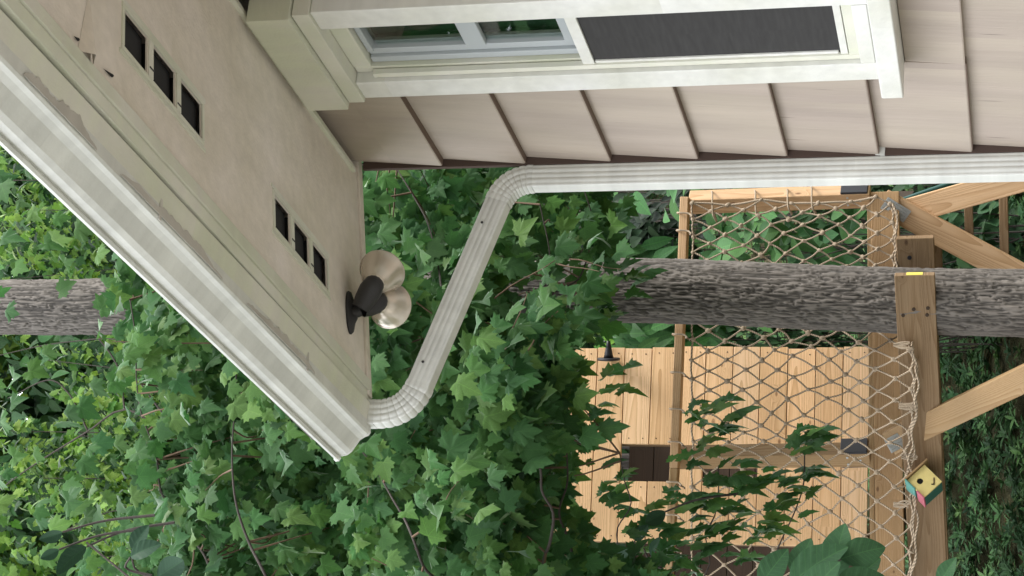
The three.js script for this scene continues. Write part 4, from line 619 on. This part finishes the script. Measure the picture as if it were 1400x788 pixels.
// ------------------------------------------------------------------ shrubs and trees on the bank
function shrub(name, label, cat, px, z, size, n, geo, mat, pal, leaf, opt = {}) {
  const c = at(px[0], px[1], z), base = V(c.x + (opt.dx || 0), ground(c.x, z), z), t = thing(name, label, cat, base, opt.group), list = [], stems = [];
  const cl = []; for (let k = 0; k < (opt.clumps || 9); k++) cl.push(c.clone().add(V(gauss() * size[0] * 0.6, gauss() * size[1] * 0.6, gauss() * size[2] * 0.6)));
  for (const q of cl) stems.push(tube([V(rr(-0.1, 0.1), -0.05, rr(-0.1, 0.1)), q.clone().sub(base).multiplyScalar(0.5).add(rv().multiplyScalar(0.12)), q.clone().sub(base)], [0.014 * (opt.thick || 0.45), 0.009 * (opt.thick || 0.45), 0.003], 6, 5));
  if (opt.strings) for (let k = 0; k < n / 16; k++) { const q = cl[Math.floor(rnd() * cl.length)], s0 = q.clone().add(V(gauss() * size[0] * 0.4, gauss() * size[1] * 0.35, gauss() * size[2] * 0.4)).sub(base), dr = V(gauss() * 0.35, -1, gauss() * 0.35), L = rr(0.3, 0.9), dens = nse.noise(s0.x * 1.3, s0.y * 1.1, s0.z * 1.3); if (dens < -0.12) continue;
    for (let i = 0; i < 16; i++) { const t = i / 16 * L, p = s0.clone().addScaledVector(dr, t).add(V(0.05 * Math.sin(t * 5 + k), 0, 0)); list.push(leafMatrix(p, V((i % 2 ? 1 : -1) * 0.7 + gauss() * 0.4, -0.7 + gauss() * 0.3, 0.3 + gauss() * 0.6), V(gauss() * 0.5, 0.6, 0.4 + gauss() * 0.6), rr(leaf[0], leaf[1]), opt.wide || 1)); } }
  else for (let k = 0; k < n; k++) { const q = cl[Math.floor(rnd() * cl.length)], u = rv().normalize().multiplyScalar(Math.cbrt(rr(0.15, 1))), p = q.clone().add(V(u.x * size[0] * 0.55, u.y * size[1] * 0.55, u.z * size[2] * 0.55)).sub(base);
    list.push(leafMatrix(p, V(u.x * 0.6 + gauss() * 0.4, (opt.hang || -0.35) + gauss() * 0.35, u.z * 0.6 + 0.25 + gauss() * 0.4), V(gauss() * 0.4, 0.8, 0.5 + gauss() * 0.4), rr(leaf[0], leaf[1]), opt.wide || 1)); }
  mesh(opt.trunk || 'stems', merge(stems), barkMat, t).userData.kind = 'stuff';
  foliage(opt.crown || 'leaves', geo, mat, list, pal, t); return t;
}
{
  const gl = leafMat(WHITE, vPlain, 0.3, 0.5), ml = leafMat(WHITE, vLobed, 0.45, 0.3), thin = leafMat(WHITE, vPlain, 0.65, 0.1), thinL = leafMat(WHITE, vLobed, 0.65, 0.1);
  const dkp = [rgb(0.035, 0.095, 0.035), rgb(0.045, 0.12, 0.045), rgb(0.06, 0.14, 0.06)], mdp = [rgb(0.06, 0.17, 0.055), rgb(0.08, 0.21, 0.06), rgb(0.1, 0.24, 0.08)], sunlitPal = [rgb(0.26, 0.48, 0.07), rgb(0.34, 0.56, 0.10), rgb(0.16, 0.36, 0.07), rgb(0.40, 0.62, 0.15)];  // last palette puts sunlit, back-lit brightness into the leaf colour
  shrub('laurel_shrub', 'laurel-like shrub with large light leaves seen through the netting beside the post', 'shrub', [1000, 325], -11.6, [0.45, 0.7, 0.5], 170, ovateGeo, gl, mdp, [0.13, 0.2]);
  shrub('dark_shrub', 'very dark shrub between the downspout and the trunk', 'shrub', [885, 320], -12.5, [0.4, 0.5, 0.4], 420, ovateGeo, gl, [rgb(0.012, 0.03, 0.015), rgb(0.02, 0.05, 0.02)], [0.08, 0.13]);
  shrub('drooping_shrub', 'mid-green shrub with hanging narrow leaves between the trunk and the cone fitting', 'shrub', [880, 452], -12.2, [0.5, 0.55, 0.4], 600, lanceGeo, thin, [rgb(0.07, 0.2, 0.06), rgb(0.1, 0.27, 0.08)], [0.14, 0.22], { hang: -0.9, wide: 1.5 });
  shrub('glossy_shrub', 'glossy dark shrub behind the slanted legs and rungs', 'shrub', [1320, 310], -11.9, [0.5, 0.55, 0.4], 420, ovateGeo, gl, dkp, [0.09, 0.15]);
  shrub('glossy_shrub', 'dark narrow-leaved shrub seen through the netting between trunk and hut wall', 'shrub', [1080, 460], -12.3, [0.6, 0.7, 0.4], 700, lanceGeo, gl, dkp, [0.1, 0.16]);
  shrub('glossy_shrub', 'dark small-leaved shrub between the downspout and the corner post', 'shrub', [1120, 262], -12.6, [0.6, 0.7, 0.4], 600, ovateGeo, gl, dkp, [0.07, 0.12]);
  // tree with fine hanging twigs, back-lit brightness put into its leaf colours
  const bt = shrub('weeping_tree', 'bright yellow-green fine-leaved tree with thin hanging twigs beyond the maple', 'tree', [150, 620], -14.5, [1.5, 2.4, 1.2], 8500, mapleGeos[1], thinL, [...sunlitPal, ...sunlitPal, ...sunlitPal, ...mdp, ...dkp], [0.05, 0.10], { strings: true, wide: 0.85, clumps: 34, thick: 1.1, trunk: 'branches', crown: 'crown' });
  shrub('weeping_tree', 'pale green fine-leaved tree seen between the gutter and the tall trunk', 'tree', [60, 300], -15, [1.0, 1.5, 1.0], 3600, mapleGeos[1], thinL, [...sunlitPal, ...sunlitPal, ...sunlitPal, ...mdp, ...dkp], [0.05, 0.10], { strings: true, wide: 0.85, clumps: 22, trunk: 'branches', crown: 'crown' });
  { const lm = [[[420, 560], [250, 600], [170, 560], [120, 590], [40, 640], [-40, 700]], [[250, 600], [190, 520], [172, 470], [90, 468], [-20, 490]], [[170, 560], [160, 500], [110, 445], [30, 440]], [[250, 600], [232, 690], [150, 700], [60, 740]], [[120, 590], [95, 540], [70, 520], [10, 545]]];
    const g = merge(lm.map((l, i) => tube(l.map(([x, y]) => at(x, y, -13.4 - 0.1 * i).sub(bt.position)), l.map((_, k) => (i ? 0.008 : 0.012) * (1 - 0.8 * k / l.length)), 6, 6))); const m = mesh('limbs', g, barkMat, bt); m.userData.kind = 'stuff'; }
  // wood behind everything: one mass
  const list = [], deep = []; for (let k = 0; k < 62000; k++) { const z = rr(-17, -26), wide = k % 3 === 2 ? 0.62 : 0.24, x = -0.05 * -z + rr(-wide, wide) * -z, g = ground(x, z), y = g + Math.pow(rnd(), 0.85) * 16; const c = nse.noise(x * 0.55, y * 0.5, z * 0.45); if (c < -0.36) continue; const p = V(x, y, z); (c > 0.2 ? list : deep).push(leafMatrix(p, V(gauss() * 0.5, -0.5 + gauss() * 0.4, 0.3 + gauss() * 0.5), V(gauss() * 0.5, 0.8, 0.4 + gauss() * 0.5), z < -22 ? rr(0.24, 0.4) : rr(0.13, 0.24), 1)); }
  for (let k = 0; k < 9000; k++) { const z = rr(-27, -31), x = -0.05 * -z + rr(-0.6, 0.6) * -z; list.push(leafMatrix(V(x, ground(x, z) + rnd() * 18, z), V(gauss() * 0.5, -0.5, 0.3), V(gauss() * 0.5, 0.8, 0.5 + gauss() * 0.4), rr(0.4, 0.65))); }
  const w1 = foliage('wood', mapleGeos[0], ml, list, [...mdp, ...sunlitPal, ...sunlitPal], scene), w2 = foliage('wood', ovateGeo, gl, deep, [...dkp, ...mdp], scene);
  const side = []; for (let k = 0; k < 9000; k++) { const x = rr(-14, -7), z = rr(-18, -10), y = ground(x, z) + Math.pow(rnd(), 0.8) * 7; if (nse.noise(x * 0.4, y * 0.4, z * 0.4) < -0.3) continue; side.push(leafMatrix(V(x, y, z), V(gauss(), -0.5 + gauss() * 0.4, gauss()), V(gauss(), 0.8, gauss()), rr(0.16, 0.3))); }
  const w3 = foliage('wood', mapleGeos[1], ml, side, mdp, scene); w3.name = numbered('distant_wood'); w3.userData.label = 'green wood edge across the yard facing the house';
  w1.name = numbered('distant_wood'); w2.name = numbered('distant_wood'); w1.userData.label = 'green foliage of the wood far behind, coloured as if sunlit'; w2.userData.label = 'darker understorey foliage of the wood far behind';
}
renderer.render(scene, camera);
